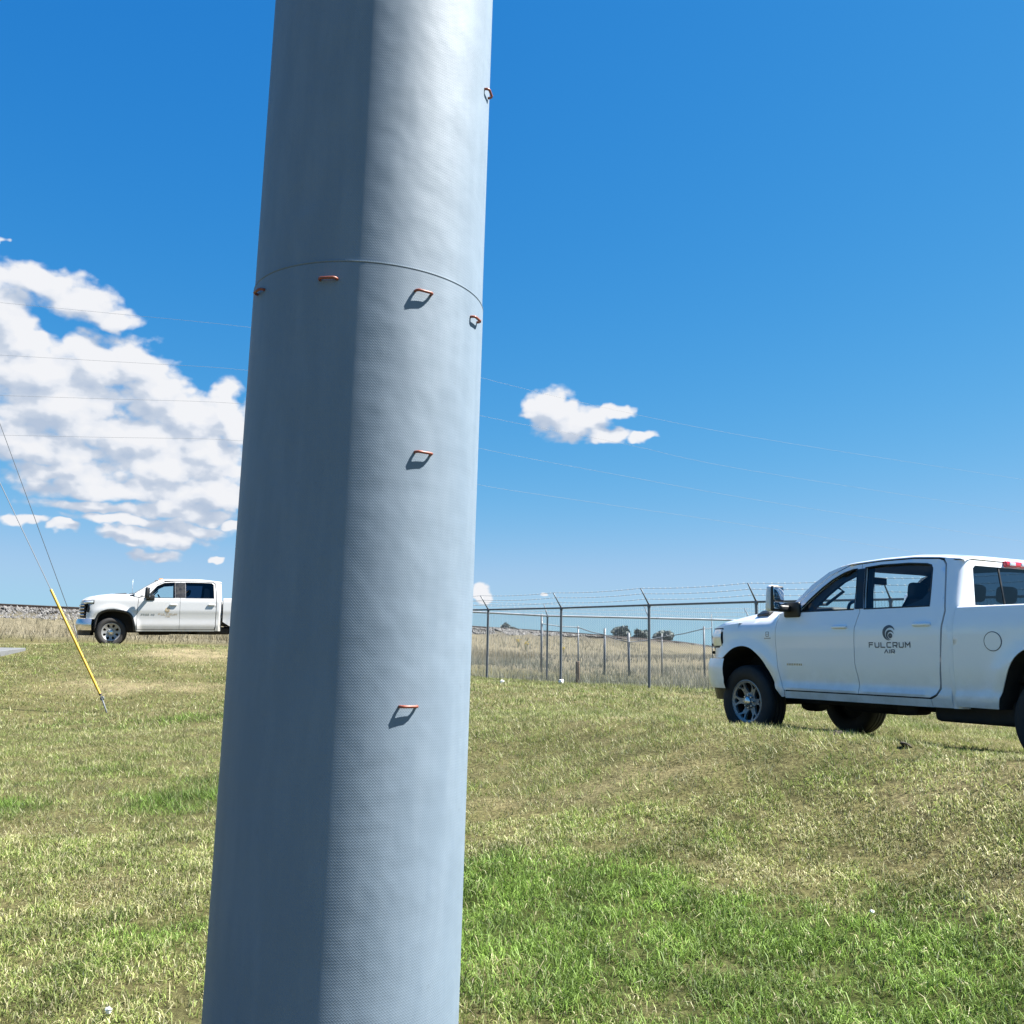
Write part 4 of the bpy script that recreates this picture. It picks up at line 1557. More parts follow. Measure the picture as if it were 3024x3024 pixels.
# ---- near truck
df = [(0.655, 0.575), (0.612, 0.649), (0.568, 0.80), (0.55, 0.918), (0.534, 1.151), (0.538, 1.33), (0.56, 1.425)]
sp_line = [(1.697, 0.575), (1.70, 0.65), (1.697, 0.72), (1.668, 0.895), (1.673, 1.107), (1.682, 1.249), (1.719, 1.418), (1.66, 1.60), (1.60, 1.905)]
rdl = [(2.55, 0.575), (2.62, 0.61), (2.655, 0.67), (2.68, 0.85), (2.70, 1.07), (2.733, 1.393), (2.68, 1.65), (2.637, 1.851), (2.60, 1.895), (2.55, 1.915)]
ap_in = [(0.60, 1.435), (0.745, 1.49), (0.94, 1.655), (1.18, 1.83), (1.42, 1.925), (1.60, 1.937)]
arch1 = spline([(-0.50, 0.53), (-0.49, 0.66), (-0.45, 0.80), (-0.38, 0.90), (-0.29, 0.965), (-0.16, 1.035), (-0.012, 1.064), (0.12, 1.045), (0.218, 0.994), (0.31, 0.92), (0.377, 0.837), (0.46, 0.70), (0.513, 0.588), (0.60, 0.496)], 3)
arch_up = [p for p in arch1 if p[1] >= 0.918 or p[0] > 0]
arch2 = spline([(3.247, 0.505), (3.261, 0.56), (3.322, 0.725), (3.423, 0.92), (3.527, 1.017), (3.66, 1.06), (3.785, 1.068), (3.93, 1.05), (4.07, 0.98), (4.18, 0.86), (4.26, 0.70), (4.30, 0.56)], 3)
RAMW = [(.40, .93), (.49, .955), (.575, .985), (.605, .992), (.65, .968), (.74, .978), (.80, .986), (.815, .992), (1.0, .999), (1.22, 1.0), (1.25, .997), (1.40, .952), (1.44, .94), (1.9, .755), (2.0, .715)]
cfg = dict(
    W=RAMW, crown=(0.40, 0.56, 1.27, 1.40, 0.085), xF=-0.93, sc=-0.10, nF=3.0, paint=M['paint'], flares=[(0, 0.43, 0.62), (3.785, 0.43, 0.62)],
    fender=arch_up + [(0.64, 0.50), (0.655, 0.575)] + df[1:] + [(0.30, 1.398), (0.0, 1.386), (-0.25, 1.368), (-0.42, 1.345), (-0.55, 1.30), (-0.58, 1.2), (-0.56, 1.08), (-0.60, 1.0), (-0.60, 0.922), (-0.42, 0.922)],
    arch_f=arch1, arch_r=arch2,
    door_0=df + ap_in[1:-1] + [(1.60, 1.905)][:0] + [(1.60, 1.937)] + sp_line[::-1][1:],
    win_0=[(0.835, 1.442), (0.90, 1.51), (0.993, 1.60), (1.11, 1.70), (1.232, 1.785), (1.37, 1.85), (1.49, 1.882), (1.545, 1.886), (1.60, 1.66), (1.635, 1.444)],
    door_1=sp_line[:-1] + [(1.60, 1.937), (1.84, 1.945), (2.25, 1.94)] + rdl[::-1],
    win_1=[(1.765, 1.444), (1.72, 1.60), (1.655, 1.892), (1.85, 1.903), (2.20, 1.895), (2.425, 1.872), (2.475, 1.855), (2.497, 1.82), (2.53, 1.62), (2.56, 1.446)],
    btrim=[(1.645, 1.448), (1.755, 1.448), (1.71, 1.60), (1.648, 1.885), (1.552, 1.880), (1.61, 1.66)],
    apil_inner=[(0.66, 1.44), (0.93, 1.44), (1.02, 1.52), (1.12, 1.62), (1.30, 1.755), (1.50, 1.835), (1.60, 1.85), (1.60, 1.92), (1.35, 1.90), (1.10, 1.78), (0.90, 1.62), (0.74, 1.48)],
    inner_c=[(2.20, 1.46), (2.55, 1.46), (2.52, 1.66), (2.46, 1.62), (2.38, 1.52)],
    corner=[(2.56, 0.49), (2.56, 0.565), (2.63, 0.60), (2.668, 0.665), (2.69, 0.85), (2.712, 1.07), (2.745, 1.393), (2.692, 1.65), (2.649, 1.855), (2.61, 1.905), (2.62, 1.915), (2.718, 1.90), (2.75, 1.65), (2.783, 1.40), (2.783, 1.0), (2.783, 0.49)],
    rocker=[(0.65, 0.49), (2.555, 0.49), (2.555, 0.566), (0.66, 0.566)],
    apillar=[(0.585, 1.43), (0.67, 1.505), (0.749, 1.558), (0.94, 1.745), (1.148, 1.878), (1.373, 1.945), (1.42, 1.935), (1.18, 1.84), (0.935, 1.665), (0.74, 1.50)],
    bed=[p for p in arch2][::-1] + [(2.815, 0.505), (2.83, 1.0), (2.845, 1.404), (5.02, 1.404), (5.02, 0.60), (4.32, 0.56)],
    bed_x0=2.85, bed_x1=5.03, bed_z=1.404, xb=2.88, back_lean=-0.13, corner_z0=0.49,
    roof_rear_z=1.885, rear_glass_rect=(0.70, 1.45, 1.835),
    roof_edge=[(1.30, 1.925), (1.45, 1.945), (1.60, 1.947), (1.84, 1.955), (2.25, 1.95), (2.55, 1.925), (2.66, 1.905), (2.86, 1.885)],
    roof_h=[(1.30, 0.025), (1.6, 0.045), (2.25, 0.05), (2.66, 0.048), (2.86, 0.045)], header_bow=0.10,
    ws=((0.60, 1.445), (1.30, 1.915)),
    hood_ridge=[(-0.93, 1.30), (-0.6, 1.335), (-0.4, 1.355), (-0.19, 1.380), (0.11, 1.396), (0.55, 1.40)], hood_center=[(-0.93, 1.32), (-0.5, 1.405), (-0.19, 1.46), (0.03, 1.497), (0.31, 1.522), (0.55, 1.535)],
    hood_knots=[0, 0.5, 0.74, 0.89, 1.0], hood_shape=[1.0, 0.97, 0.86, -0.05, 0.06], nose_drop=0.05, vents=(-0.69, 0.69), vent_s=(-0.04, 0.18, 1.462),
    lamp=(0.62, 0.865, (lambda q: 1.07), (lambda q: 1.27)), handle_0=(1.486, 1.261), handle_1=(2.503, 1.268), handle_kind='bar',
    grille=(0.93, 1.22, 0.56), grille_bars=3, grille_chrome=True, bumper=(0.56, 0.915, 0.93), bumper_off=0.05, bumper_mat=M['paint'],
    axles=(-0.01, 3.785), wheel_y=0.845, R=0.425, rim=0.245, holes=6, steer=0.0, rim_mat=M['alloy'], seat_x=(1.62, 2.32), dash_x=0.92, belt=1.44,
    mirror_out=0.19, grab=[(1.02, 1.525), (1.22, 1.715)], mirror=(0.67, 1.595, 0.20, 0.30), mirror_mat=M['paint'])
ram, wf, sf_ = make_truck(cfg, 'pickup_truck')
tag(ram, 'white crew cab pickup with grey lettering on its rear door, beside the fence', 'truck', 'white pickup trucks')
rd_ = kid(ram, 'rear_door')
decal(sf_, 2.119, 1.195, M['decal'], rd_)
bd_ = kid(ram, 'bed_side')
mp = sf_(-1, 0.003)
# round fuel filler lid
P_, Q_ = crescent(3.243, 1.104, 0.088, 0, 0, 0.081, 0, 360, 40)
new_mesh('filler_seam', [mp(*p) for p in P_], Q_, M['gap'], bd_, smooth=False)
P_, Q_ = crescent(3.243, 1.104, 0.080, 0, 0, 0.002, 0, 360, 40)
new_mesh('filler_lid', [sf_(-1, 0.005)(*p) for p in P_], Q_, M['paint'], bd_)
fn_ = kid(ram, 'front_fender')
P_, Q_ = ribbon([[(0.385, 1.175), (0.385, 1.225), (0.43, 1.225), (0.43, 1.175), (0.385, 1.175)], [(0.398, 1.20), (0.42, 1.20)]], 0.008)
new_mesh('fender_badge', [mp(*p) for p in P_], Q_, M['badge'], fn_, smooth=False)
P_, Q_ = ribbon([[(0.36 + 0.013 * i, 1.153), (0.368 + 0.013 * i, 1.153)] for i in range(8)], 0.012)
new_mesh('fender_badge', [mp(*p) for p in P_], Q_, M['badge'], fn_, smooth=False)
fd_ = kid(ram, 'front_door')
P_, Q_ = ribbon([[(0.705 + 0.026 * i, 0.862), (0.722 + 0.026 * i, 0.862)] for i in range(9)], 0.022)
new_mesh('door_badge', [mp(*p) for p in P_], Q_, M['badge'], fd_, smooth=False)
MB().tube([(0.40, 0.80, 1.38), (0.41, 0.80, 2.05)], 0.003, 6).build('antenna', M['black'], ram)
yaw = 1.0838
lat = Vector((math.sin(yaw), math.cos(yaw), 0))
ram.location = Vector((2.7825, 11.3074, EYE - 1.0815 + 0.085)) + lat * 1.0
ram.rotation_euler = (0, -0.0072, -yaw)

# ---- far truck
arch1 = spline([(-0.47, 0.46), (-0.47, 0.62), (-0.45, 0.77), (-0.38, 0.96), (-0.19, 1.07), (0.0, 1.09), (0.11, 1.085), (0.41, 1.03), (0.56, 0.91), (0.64, 0.67), (0.67, 0.44)], 3)
arch_up = [p for p in arch1 if p[1] >= 0.79 or p[0] > 0]
arch2 = spline([(3.42, 0.55), (3.44, 0.68), (3.50, 0.90), (3.68, 1.05), (3.98, 1.09), (4.28, 1.05), (4.48, 0.90), (4.56, 0.70), (4.58, 0.55)], 3)
df = [(0.70, 0.50), (0.69, 0.70), (0.69, 0.95), (0.70, 1.2), (0.72, 1.44)]
CHW = [(.40, .96), (.45, .975), (.55, .99), (.62, 1.0), (.80, .985), (.95, .99), (1.05, 1.0), (1.20, .99), (1.35, .98), (1.44, .955), (1.93, .77), (2.06, .72)]
cfg2 = dict(
    W=CHW, xF=-0.91, sc=-0.35, nF=3.6, paint=M['paint_far'], flares=[(0, 0.43, 0.70), (4.0, 0.43, 0.70)],
    fender=arch_up + [(0.685, 0.45), (0.685, 0.95), (0.695, 1.2), (0.715, 1.44), (0.60, 1.465), (0.30, 1.465), (-0.10, 1.455), (-0.42, 1.42), (-0.62, 1.365), (-0.60, 1.30), (-0.66, 1.2), (-0.70, 0.97), (-0.70, 0.80), (-0.47, 0.79)],
    arch_f=arch1, arch_r=arch2, flare_trim=['arch_f', 'arch_r'], flare_c={'arch_f': (0.08, 0.45), 'arch_r': (4.0, 0.5)},
    door_0=df + [(0.86, 1.475), (1.02, 1.64), (1.20, 1.835), (1.42, 1.935), (1.72, 1.955), (1.89, 1.957), (1.89, 0.50)],
    win_0=[(0.93, 1.445), (1.05, 1.60), (1.22, 1.80), (1.42, 1.90), (1.72, 1.922), (1.74, 1.445)],
    door_1=[(1.89, 0.50), (1.89, 1.957), (2.5, 1.957), (2.82, 1.94), (2.90, 1.90), (2.94, 1.44), (2.93, 0.60), (2.90, 0.50)],
    win_1=[(2.05, 1.445), (2.03, 1.925), (2.5, 1.925), (2.79, 1.915), (2.85, 1.87), (2.87, 1.447)],
    btrim=[(1.75, 1.45), (2.04, 1.45), (2.02, 1.92), (1.73, 1.918)],
    apil_inner=[(0.75, 1.45), (0.98, 1.45), (1.08, 1.57), (1.24, 1.77), (1.44, 1.87), (1.70, 1.89), (1.70, 1.935), (1.40, 1.925), (1.18, 1.82), (0.98, 1.62)],
    inner_c=[(2.56, 1.45), (2.87, 1.45), (2.84, 1.88), (2.60, 1.91), (2.58, 1.6)],
    corner=[(2.915, 0.45), (2.94, 0.60), (2.952, 1.44), (2.912, 1.905), (2.85, 1.955), (2.99, 1.94), (3.0, 1.7), (3.013, 1.44), (3.013, 0.45)],
    rocker=[(0.69, 0.44), (2.91, 0.44), (2.91, 0.49), (0.70, 0.49)],
    apillar=[(0.60, 1.48), (0.60, 1.56), (0.90, 1.775), (1.24, 1.975), (1.40, 2.0), (1.42, 1.945), (1.20, 1.845), (1.02, 1.65), (0.86, 1.485), (0.73, 1.46)],
    bed=[p for p in arch2][::-1] + [(3.14, 0.73), (3.14, 1.43), (5.25, 1.43), (5.25, 0.62), (4.60, 0.56)],
    bed_x0=3.14, bed_x1=5.26, bed_z=1.43, xb=3.11, back_lean=-0.04, corner_z0=0.45,
    roof_rear_z=1.945, rear_glass_rect=(0.66, 1.48, 1.87),
    roof_edge=[(1.24, 1.97), (1.42, 1.975), (1.72, 1.968), (2.5, 1.968), (2.82, 1.955), (3.10, 1.94)],
    roof_h=[(1.24, 0.03), (1.42, 0.075), (1.9, 0.09), (2.5, 0.09), (3.10, 0.05)], header_bow=0.10,
    ws=((0.62, 1.55), (1.24, 1.965)),
    hood_ridge=[(-0.91, 1.36), (-0.7, 1.40), (-0.42, 1.43), (-0.1, 1.46), (0.60, 1.475)], hood_center=[(-0.91, 1.40), (-0.78, 1.45), (-0.4, 1.53), (-0.08, 1.57), (0.60, 1.575)],
    hood_knots=[0, 0.42, 0.62, 0.80, 1.0], hood_shape=[1.0, 1.0, 0.85, 0.35, 0.0], nose_drop=0.06, vents=(-0.30, 0.30), vent_s=(0.02, 0.36, 1.572),
    lamp=(0.58, 0.93, (lambda q: 1.255 if q > .7 else 1.24), (lambda q: 1.33)), handle_0=(1.70, 1.225), handle_1=(2.80, 1.235), handle_kind='body', rear_glass='tint', cab_lights=0.065,
    grille=(0.86, 1.24, 0.66), grille_bars=4, grille_chrome=True, bumper=(0.47, 0.80, 0.93), bumper_off=0.065, bumper_mat=M['chrome'],
    axles=(-0.02, 4.0), wheel_y=0.86, R=0.425, rim=0.262, holes=8, steer=R(10), rim_mat=M['alloy'], seat_x=(1.75, 2.55), dash_x=0.98, belt=1.44,
    grab=[(1.05, 1.56), (1.22, 1.76)], mirror=(0.94, 1.58, 0.22, 0.33), mirror_mat=M['black'])
chev, wf2, sf2 = make_truck(cfg2, 'pickup_truck')
tag(chev, 'white crew cab pickup with black arch flares on the dirt track, left of the pole', 'truck', 'white pickup trucks')
fd2 = kid(chev, 'front_door')
decal(sf2, 1.55, 1.075, M['decal_sunlit'], fd2, 1.05)
word('2500 HD', 0.80, 0.915, 0.038, 0.045, 0.062, 0.012, sf2(-1, 0.0035), M['badge'], 'door_badge', fd2)
mb = MB()
strip_pts = [(-0.70, 1.0), (-0.66, 1.2), (-0.62, 1.22), (-0.60, 1.10), (-0.62, 0.99)]
panel('side_marker', strip_pts, sf2(-1, 0.004), M['black'], kid(chev, 'front_fender'), thick=0.01, step=0.05)
MB().tube([(0.50, 0.78, 1.50), (0.505, 0.78, 2.09)], 0.006, 6).build('antenna', M['galv_bright'], chev)
yl = R(-21)
lat2 = Vector((math.sin(yl), math.cos(yl), 0))
chev.location = Vector((-11.742, 28.0, EYE - 0.163)) + lat2 * 1.0
chev.rotation_euler = (0, -0.02, -yl)

# ------------------------------------------------------------------ chain-link enclosure


def chain_mesh(a, b_, h, cell, r):
    """real woven wire: zigzag pickets between two ground points"""
    a, b_ = np.array(a, float), np.array(b_, float)
    L = np.hypot(*(b_ - a))
    u = (b_ - a) / L
    nrm_ = np.array([-u[1], u[0]])
    nw = int(L / cell)
    nk = int(h / (cell / 2))
    verts, faces = [], []
    i = np.arange(nw)[:, None]
    k = np.arange(nk + 1)[None, :]
    along = (i + 0.5 + 0.5 * ((k + 0) % 2)) * cell
    dep = np.where(k % 2 == 0, 1, -1) * r * 0.9
    X = a[0] + u[0] * along + nrm_[0] * dep
    Y = a[1] + u[1] * along + nrm_[1] * dep
    base = ground(a[0] + u[0] * along[:, :2], a[1] + u[1] * along[:, :2]).mean(1)[:, None]
    Z = base + 0.05 + k * (h - 0.07) / nk + 0 * along
    C = np.stack([X, Y, Z], -1)
    tri = [(0.0, 1.0), (-0.87, -0.5), (0.87, -0.5)]
    ring = np.stack([C + np.array([u[0] * p * r, u[1] * p * r, 0]) + np.array([nrm_[0] * q * r, nrm_[1] * q * r, 0]) for p, q in tri], 2)
    V_ = ring.reshape(-1, 3)
    id_ = np.arange(nw * (nk + 1) * 3).reshape(nw, nk + 1, 3)
    fs = []
    for j in range(3):
        j2 = (j + 1) % 3
        fs.append(np.stack([id_[:, :-1, j], id_[:, :-1, j2], id_[:, 1:, j2], id_[:, 1:, j]], -1).reshape(-1, 4))
    return V_, np.concatenate(fs)


def fence(name, label, posts, height, arm, post_r, rail_r, mat_post, mat_rail, cell, wire_r, group=None, first_arm=True):
    ox, oy = posts[0]
    base = Vector((ox, oy, gz(ox, oy)))
    F = tag(empty(name, base), label, 'fence', group)
    tops = []
    for i, (x, y) in enumerate(posts):
        z = gz(x, y)
        P = Vector((x, y, z)) - base
        p = MB().tube([P + Vector((0, 0, -0.15)), P + Vector((0, 0, height))], post_r, 10).build('post', mat_post, F)
        MB().lathe([(0.001, height + 0.05), (post_r * 0.9, height + 0.035), (post_r * 1.25, height + 0.005), (post_r * 1.25, height - 0.05), (post_r, height - 0.055)], 12, 'Z', P).build('post_cap', mat_post, p)
        if arm:
            MB().tube([P + Vector((0, 0, height)), P + Vector((arm[0], arm[1], height + arm[2]))], [0.018, 0.013], 8).build('barb_arm', mat_post, p)
        tops.append(P + Vector((0, 0, height)))
    for a, b_ in zip(tops[:-1], tops[1:]):
        MB().tube([a, b_], rail_r, 10).build('top_rail', mat_rail, F)
    if arm:
        for k in (0.36, 0.68, 1.0):
            pl = []
            for a, b_ in zip(tops[:-1], tops[1:]):
                for q in range(6):
                    t_ = q / 6
                    pl.append(a.lerp(b_, t_) + Vector((arm[0], arm[1], arm[2])) * k + Vector((0, 0, -0.035 * 4 * t_ * (1 - t_))))
            pl.append(tops[-1] + Vector(arm) * k)
            mb = MB()
            mb.tube(pl, 0.0045, 5)
            for a, b_ in zip(pl[:-1], pl[1:]):       # four-point barbs
                for q in (0.2, 0.5, 0.8):
                    c_ = a.lerp(b_, q)
                    mb.tube([c_ + Vector((0.015, 0.012, 0.02)), c_ - Vector((0.015, 0.012, 0.02))], 0.0025, 3)
                    mb.tube([c_ + Vector((-0.012, 0.01, 0.02)), c_ - Vector((-0.012, 0.01, 0.02))], 0.0025, 3)
            mb.build('barbed_wire', M['wire'], F)
    vs, fs = [], []
    k0 = 0
    for a, b_ in zip(posts[:-1], posts[1:]):
        v_, f_ = chain_mesh(a, b_, height, cell, wire_r)
        vs.append(v_)
        fs.append(f_ + k0)
        k0 += len(v_)
    o = fast_mesh('wire_mesh', np.concatenate(vs) - np.array(base)[None], np.concatenate(fs), M['wire'])
    o.parent = F
    o['kind'] = 'stuff'
    return F


fd = np.array([0.654, -0.757])
p1 = np.array([-0.59, 25.4])
line1 = [tuple(FA)] + [tuple(p1 + fd * 2.82 * i) for i in range(0, 7)]
fence('chain_link_fence', 'near chain link fence with dark top rail and barbed wire arms', line1, 1.83, (-0.212, -0.183, 0.36), 0.030, 0.024, M['galv'], M['galv'], 0.058, 0.0034)
line2 = [tuple(FA + np.array([0.04, 0.02]))] + [(1.1 + 3.0 * i, 28.0) for i in range(-1, 5)]
line2 = [line2[0]] + [p for p in line2[1:] if p[0] > FA[0] + 0.5]
fence('chain_link_fence', 'far chain link fence with pale sunlit top rail, across the back of the enclosure', line2, 1.93, (-0.10, 0.26, 0.36), 0.028, 0.030, M['galv'], M['galv_bright'], 0.072, 0.003)

# older fence beyond, its rail slumped in the middle
OB = Vector((1.11, 33, gz(1.11, 33)))
OF = tag(empty('old_fence', OB), 'old grey post fence with slumped rail beyond the enclosure', 'fence')
old = [(1.11, 33.0, 1.19, 0.85, 0.035), (2.42, 33.4, 0.80, 0.75, 0.026), (3.31, 33.2, 0.73, 0.50, 0.042), (4.15, 33.0, 0.59, 0.26, 0.045), (5.31, 33.2, 0.56, 0.46, 0.02), (6.75, 33.0, 0.85, 0.77, 0.032), (7.68, 36.0, 1.40, 0.9, 0.02)]
rails = []
for x, y, zt_, zr_, r in old:
    lean_ = random.uniform(-0.03, 0.03)
    MB().tube([Vector((x, y, gz(x, y) - 0.2)) - OB, Vector((x + lean_, y, EYE + zt_)) - OB], r, 8).build('post', M['galv'], OF)
    rails.append(Vector((x + lean_, y - r, EYE + zr_)) - OB)
for a, b_ in zip(rails[:-1], rails[1:]):
    MB().tube([a, a.lerp(b_, 0.5) + Vector((0, 0, -0.03)), b_], 0.016, 6).build('rail', M['galv'], OF)
stk_ = MB().box((0, 0, 0.26), (0.10, 0.10, 0.62), 0.012, taper=(0.9, 0.9)).build('wooden_stake', M['wood'])
stk_.location = (1.72, 24.0, gz(1.72, 24.0))
tag(stk_, 'short dark wooden stake between the two fence lines', 'stake')

# ------------------------------------------------------------------ guy wires
ga = Vector((-7.06, 17, gz(-7.06, 17)))
G1 = tag(empty('guy_wire', ga), 'guy wire with yellow plastic guard, anchored in the lawn left of the pole', 'guy wire')
dg = Vector((-1.14, 0.0, 2.02)).normalized()
MB().tube([(0, 0, -0.1), dg * 0.30], 0.014, 8).build('anchor_rod', M['galv'], G1)
eye_ = MB()
eye_.tube([dg * 0.28 + Vector((0.03 * math.cos(a), 0, 0.03 * math.sin(a))) for a in np.linspace(0, 2 * math.pi, 12, endpoint=False)], 0.010, 6, closed=True)
eye_.build('anchor_eye', M['galv'], G1)
MB().tube([dg * 0.22, dg * 2.6, dg * 30 + Vector((0, 0, -0.2))], 0.0075, 6).build('wire', M['cable'], G1)
gd = MB().tube([dg * 0.36, dg * 0.9 + Vector((0, -0.004, 0)), dg * 2.47], 0.023, 12).build('yellow_guard', M['yellow'], G1)
MB().tube([dg * 0.345, dg * 0.37], 0.026, 12).build('guard_band', M['black'], gd)
MB().tube([dg * 1.08, dg * 1.10], 0.026, 12).build('guard_band', M['black'], gd)
gb = Vector((-14.94, 33, gz(-14.94, 33)))
G2 = tag(empty('guy_wire', gb), 'plain thin guy wire rising left behind the yellow one', 'guy wire')
d2g = Vector((-18.42 + 14.94, 0, 7.91 - 0.29)).normalized()
MB().tube([(0, 0, -0.1), d2g * 0.5], 0.016, 8).build('anchor_rod', M['galv'], G2)
MB().tube([d2g * 0.45, d2g * 34], 0.011, 6).build('wire', M['cable'], G2)

# ------------------------------------------------------------------ overhead conductors
WIRES = [[(-34.22, 60.0, 22.09), (-27.35, 62.0, 22.17), (-19.53, 65.0, 22.46), (-11.49, 70.0, 23.01), (-2.96, 78.0, 22.81), (12.17, 100.0, 25.6), (43.18, 150.0, 33.97), (220.76, 400.0, 75.65)],
         [(-33.88, 60.0, 18.49), (-25.09, 62.5, 18.84), (-19.35, 65.0, 19.25), (-11.36, 70.0, 19.64), (-2.89, 78.0, 19.47), (12.17, 100.0, 22.06), (38.6, 150.0, 29.07), (219.88, 400.0, 61.07)],
         [(-33.63, 60.0, 15.76), (-19.2, 65.0, 16.77), (-11.26, 70.0, 16.98), (-2.82, 78.0, 16.62), (11.99, 100.0, 18.55), (42.94, 150.0, 23.76), (219.13, 400.0, 48.69)],
         [(-33.37, 60.0, 13.11), (-19.05, 65.0, 14.09), (-11.14, 70.0, 13.94), (-2.75, 78.0, 13.49), (6.47, 95.0, 15.06), (42.84, 150.0, 19.45), (218.39, 400.0, 36.42)]]
NAMES4 = ['topmost', 'second', 'third', 'lowest']
for wp, nm in zip(WIRES, NAMES4):
    pts = []
    for x, y, z in wp:
        ny_ = float(np.interp(y, [60, 70, 78, 100, 150, 400], [60, 70, 76, 86, 100, 130]))
        pts.append((x * ny_ / y, ny_, EYE + z * ny_ / y))
    p0, p1_ = Vector(pts[0]), Vector(pts[1])
    pts = [tuple(p0 + (p0 - p1_).normalized() * 60)] + pts
    sp3 = spline(pts, 5)
    o = MB().tube(sp3, 0.0085, 5).build('power_line', M['cable'])
    tag(o, '%s of four thin overhead wires crossing the sky behind the pole' % nm, 'wire', 'overhead wires')

# ------------------------------------------------------------------ concrete pad
pd = MB()
zp = gz(-12.6, 23.3)
pd.box((0, 0, 0), (4.2, 2.5, 0.30), 0.012)
pad = pd.build('concrete_pad', M['concrete'], smooth=False)
pad.location = (-14.52, 23.25, zp - 0.02)
pad.rotation_euler = (R(3.2), R(0), R(2))
tag(pad, 'grey concrete slab on the grass at the left edge', 'slab')

# ------------------------------------------------------------------ far shrubs beyond the railway


def shrub(x, y, top, wid, label):
    z0 = gz(x, y)
    H = EYE + top - z0
    S = tag(empty('tree', (x, y, z0)), label, 'tree', 'trees beyond the railway')
    tr = MB()
    tr.tube([(0, 0, -0.2), (0.1, 0, H * 0.3), (0.0, 0.1, H * 0.7)], [0.22, 0.16, 0.06], 8)
    for k in range(7):
        a = k * 2.4
        tr.tube([(0.05, 0, H * (0.25 + 0.05 * k)), (math.cos(a) * wid * 0.28, math.sin(a) * wid * 0.28, H * (0.5 + 0.05 * k))], [0.07, 0.02], 6)
    tr.build('trunk', M['bark'], S)
    n = 2600
    lob = [(random.uniform(-.30, .30) * wid, random.uniform(-.3, .3) * wid, H * random.uniform(.45, .80), random.uniform(.16, .26) * wid) for _ in range(16)]
    li = rng.integers(0, len(lob), n)
    L_ = np.array(lob)[li]
    d = rng.normal(0, 1, (n, 3))
    d /= np.linalg.norm(d, axis=1)[:, None]
    rr_ = L_[:, 3] * rng.uniform(0.55, 1.08, n)
    cpos = L_[:, :3] + d * rr_[:, None] * np.array([1, 1, 0.8])
    cpos[:, 2] = np.minimum(cpos[:, 2], H * (1.0 - 0.08 * rng.uniform(0, 1, n)))
    t1 = rng.normal(0, 1, (n, 3)) * 0.13
    t2 = rng.normal(0, 1, (n, 3)) * 0.13
    v = np.stack([cpos - t1 - t2, cpos + t1 - t2, cpos + t1 + t2, cpos - t1 + t2], 1).reshape(-1, 3)
    o = fast_mesh('crown', v, np.arange(n * 4).reshape(n, 4), M['leaf'], smooth=False)
    o.parent = S


shrub(-0.32, 230, 6.6, 4.6, 'grey green tree top over the rail, just right of the pole')
shrub(27.1, 230, 6.1, 4.8, 'rounded tree top over the rail, left of a close pair')
shrub(31.4, 228, 5.6, 4.2, 'rounded tree top over the rail, right of a close pair')
shrub(37.5, 232, 5.0, 4.8, 'low tree top over the rail nearest the truck bonnet')


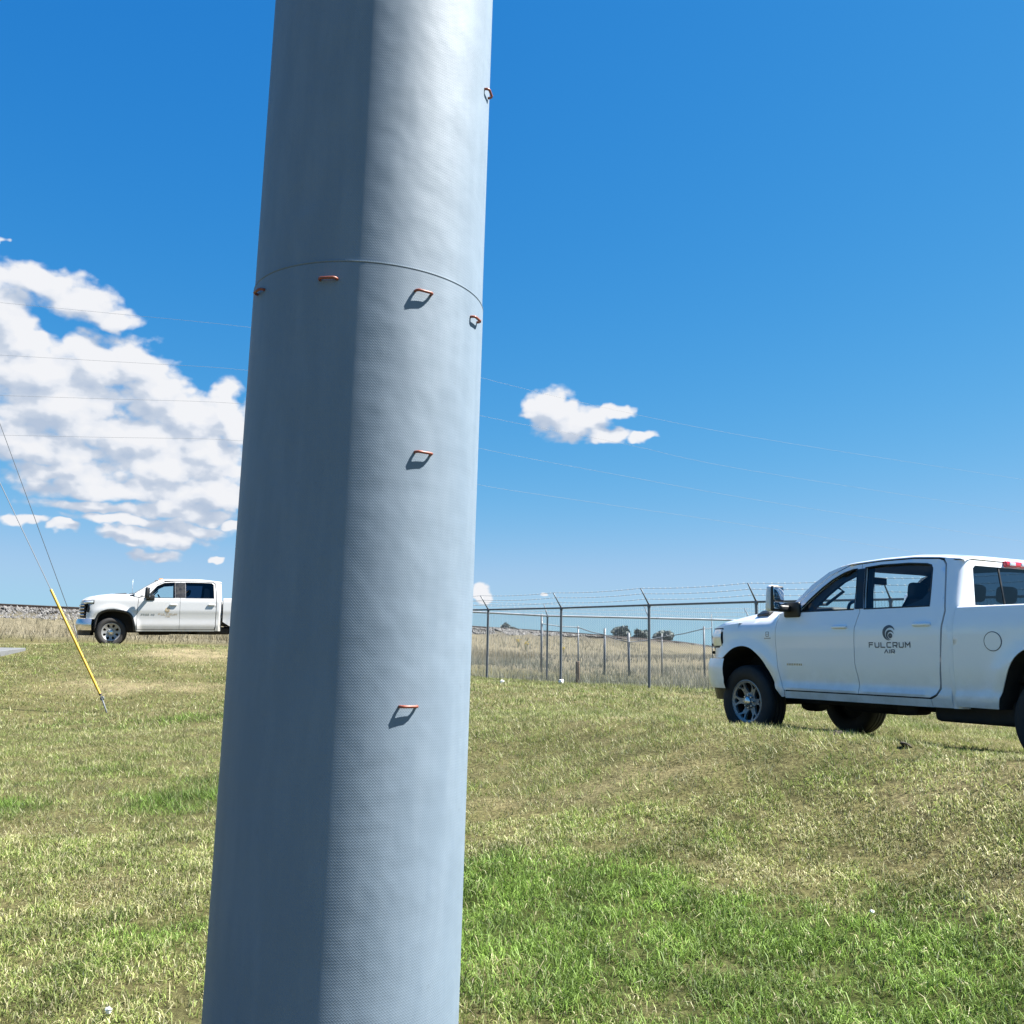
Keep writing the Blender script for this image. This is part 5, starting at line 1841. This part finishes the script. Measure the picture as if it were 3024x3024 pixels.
# ------------------------------------------------------------------ yellow flowering weeds, litter, clods for rut shadow
def flower(x, y, h, label):
    S = tag(empty('flowering_weed', (x, y, gz(x, y))), label, 'flower', 'yellow flowering weeds on the bank')
    st_ = MB()
    heads = []
    for k in range(9):
        a = random.uniform(0, 6.28)
        q = Vector((math.cos(a) * h * 0.4 * random.random(), math.sin(a) * h * 0.4 * random.random(), h * random.uniform(0.7, 1.0)))
        st_.tube([(0, 0, 0), q * 0.5 + Vector((0, 0, 0.05)), q], 0.008, 4)
        heads.append(q)
    st_.build('stems', M['stem'], S)
    for q in heads:
        fl = MB()
        for k in range(6):
            a = k * math.pi / 3
            fl.add([q, q + Vector((math.cos(a - .4) * .07, math.sin(a - .4) * .07, .02)), q + Vector((math.cos(a) * .11, math.sin(a) * .11, .03)), q + Vector((math.cos(a + .4) * .07, math.sin(a + .4) * .07, .02))], [(0, 1, 2, 3)])
        fl.lathe([(0.001, 0.05), (0.035, 0.03), (0.04, 0.0)], 6, 'Z', q)
        fl.build('bloom', M['flower'], S, smooth=False)


flower(0.62, 66, 0.55, 'left of two close yellow weeds on the bank behind the fence')
flower(1.10, 65, 0.60, 'right of two close yellow weeds on the bank behind the fence')
flower(3.60, 64, 0.60, 'single yellow weed on the bank right of the second fence post')


def scrap(name, x, y, s, material, label, cat, zoff=0.03):
    bm = bmesh.new()
    bmesh.ops.create_icosphere(bm, subdivisions=2, radius=1)
    for v_ in bm.verts:
        k = 0.75 + 0.5 * random.random()
        v_.co = Vector((v_.co.x * s[0] * k, v_.co.y * s[1] * k, v_.co.z * s[2] * k))
    me = bpy.data.meshes.new(name)
    bm.to_mesh(me)
    bm.free()
    me.materials.append(material)
    o = bpy.data.objects.new(name, me)
    col.objects.link(o)
    o.location = (x, y, gz(x, y) + zoff)
    o.rotation_euler = (random.uniform(-.4, .4), random.uniform(-.4, .4), random.uniform(0, 3))
    tag(o, label, cat)


scrap('paper_scrap', -1.69, 4.3, (0.016, 0.011, 0.014), M['paper'], 'crumpled white paper scrap in the grass at the bottom left', 'litter', 0.045)
scrap('paper_scrap', 2.08, 5.6, (0.014, 0.012, 0.010), M['paper'], 'small white scrap on straw grass right of the green patch', 'litter', 0.05)
scrap('white_stone', 1.25, 22.95, (0.075, 0.06, 0.06), M['paper'], 'white stone at the foot of the second fence post', 'stone', 0.06)
scrap('white_stone', -0.15, 21.0, (0.05, 0.04, 0.04), M['paper'], 'small pale stone in the grass left of the fence posts', 'stone', 0.06)
scrap('rut_shadow_clod', 3.28, 7.95, (0.07, 0.045, 0.02), M['clod'], 'larger dark clod standing in for rut shadow on the bank below the near truck', 'shadow', 0.012)
scrap('rut_shadow_clod', 2.95, 8.65, (0.05, 0.035, 0.025), M['clod'], 'smaller dark clod standing in for rut shadow on the bank below the near truck', 'shadow', 0.01)
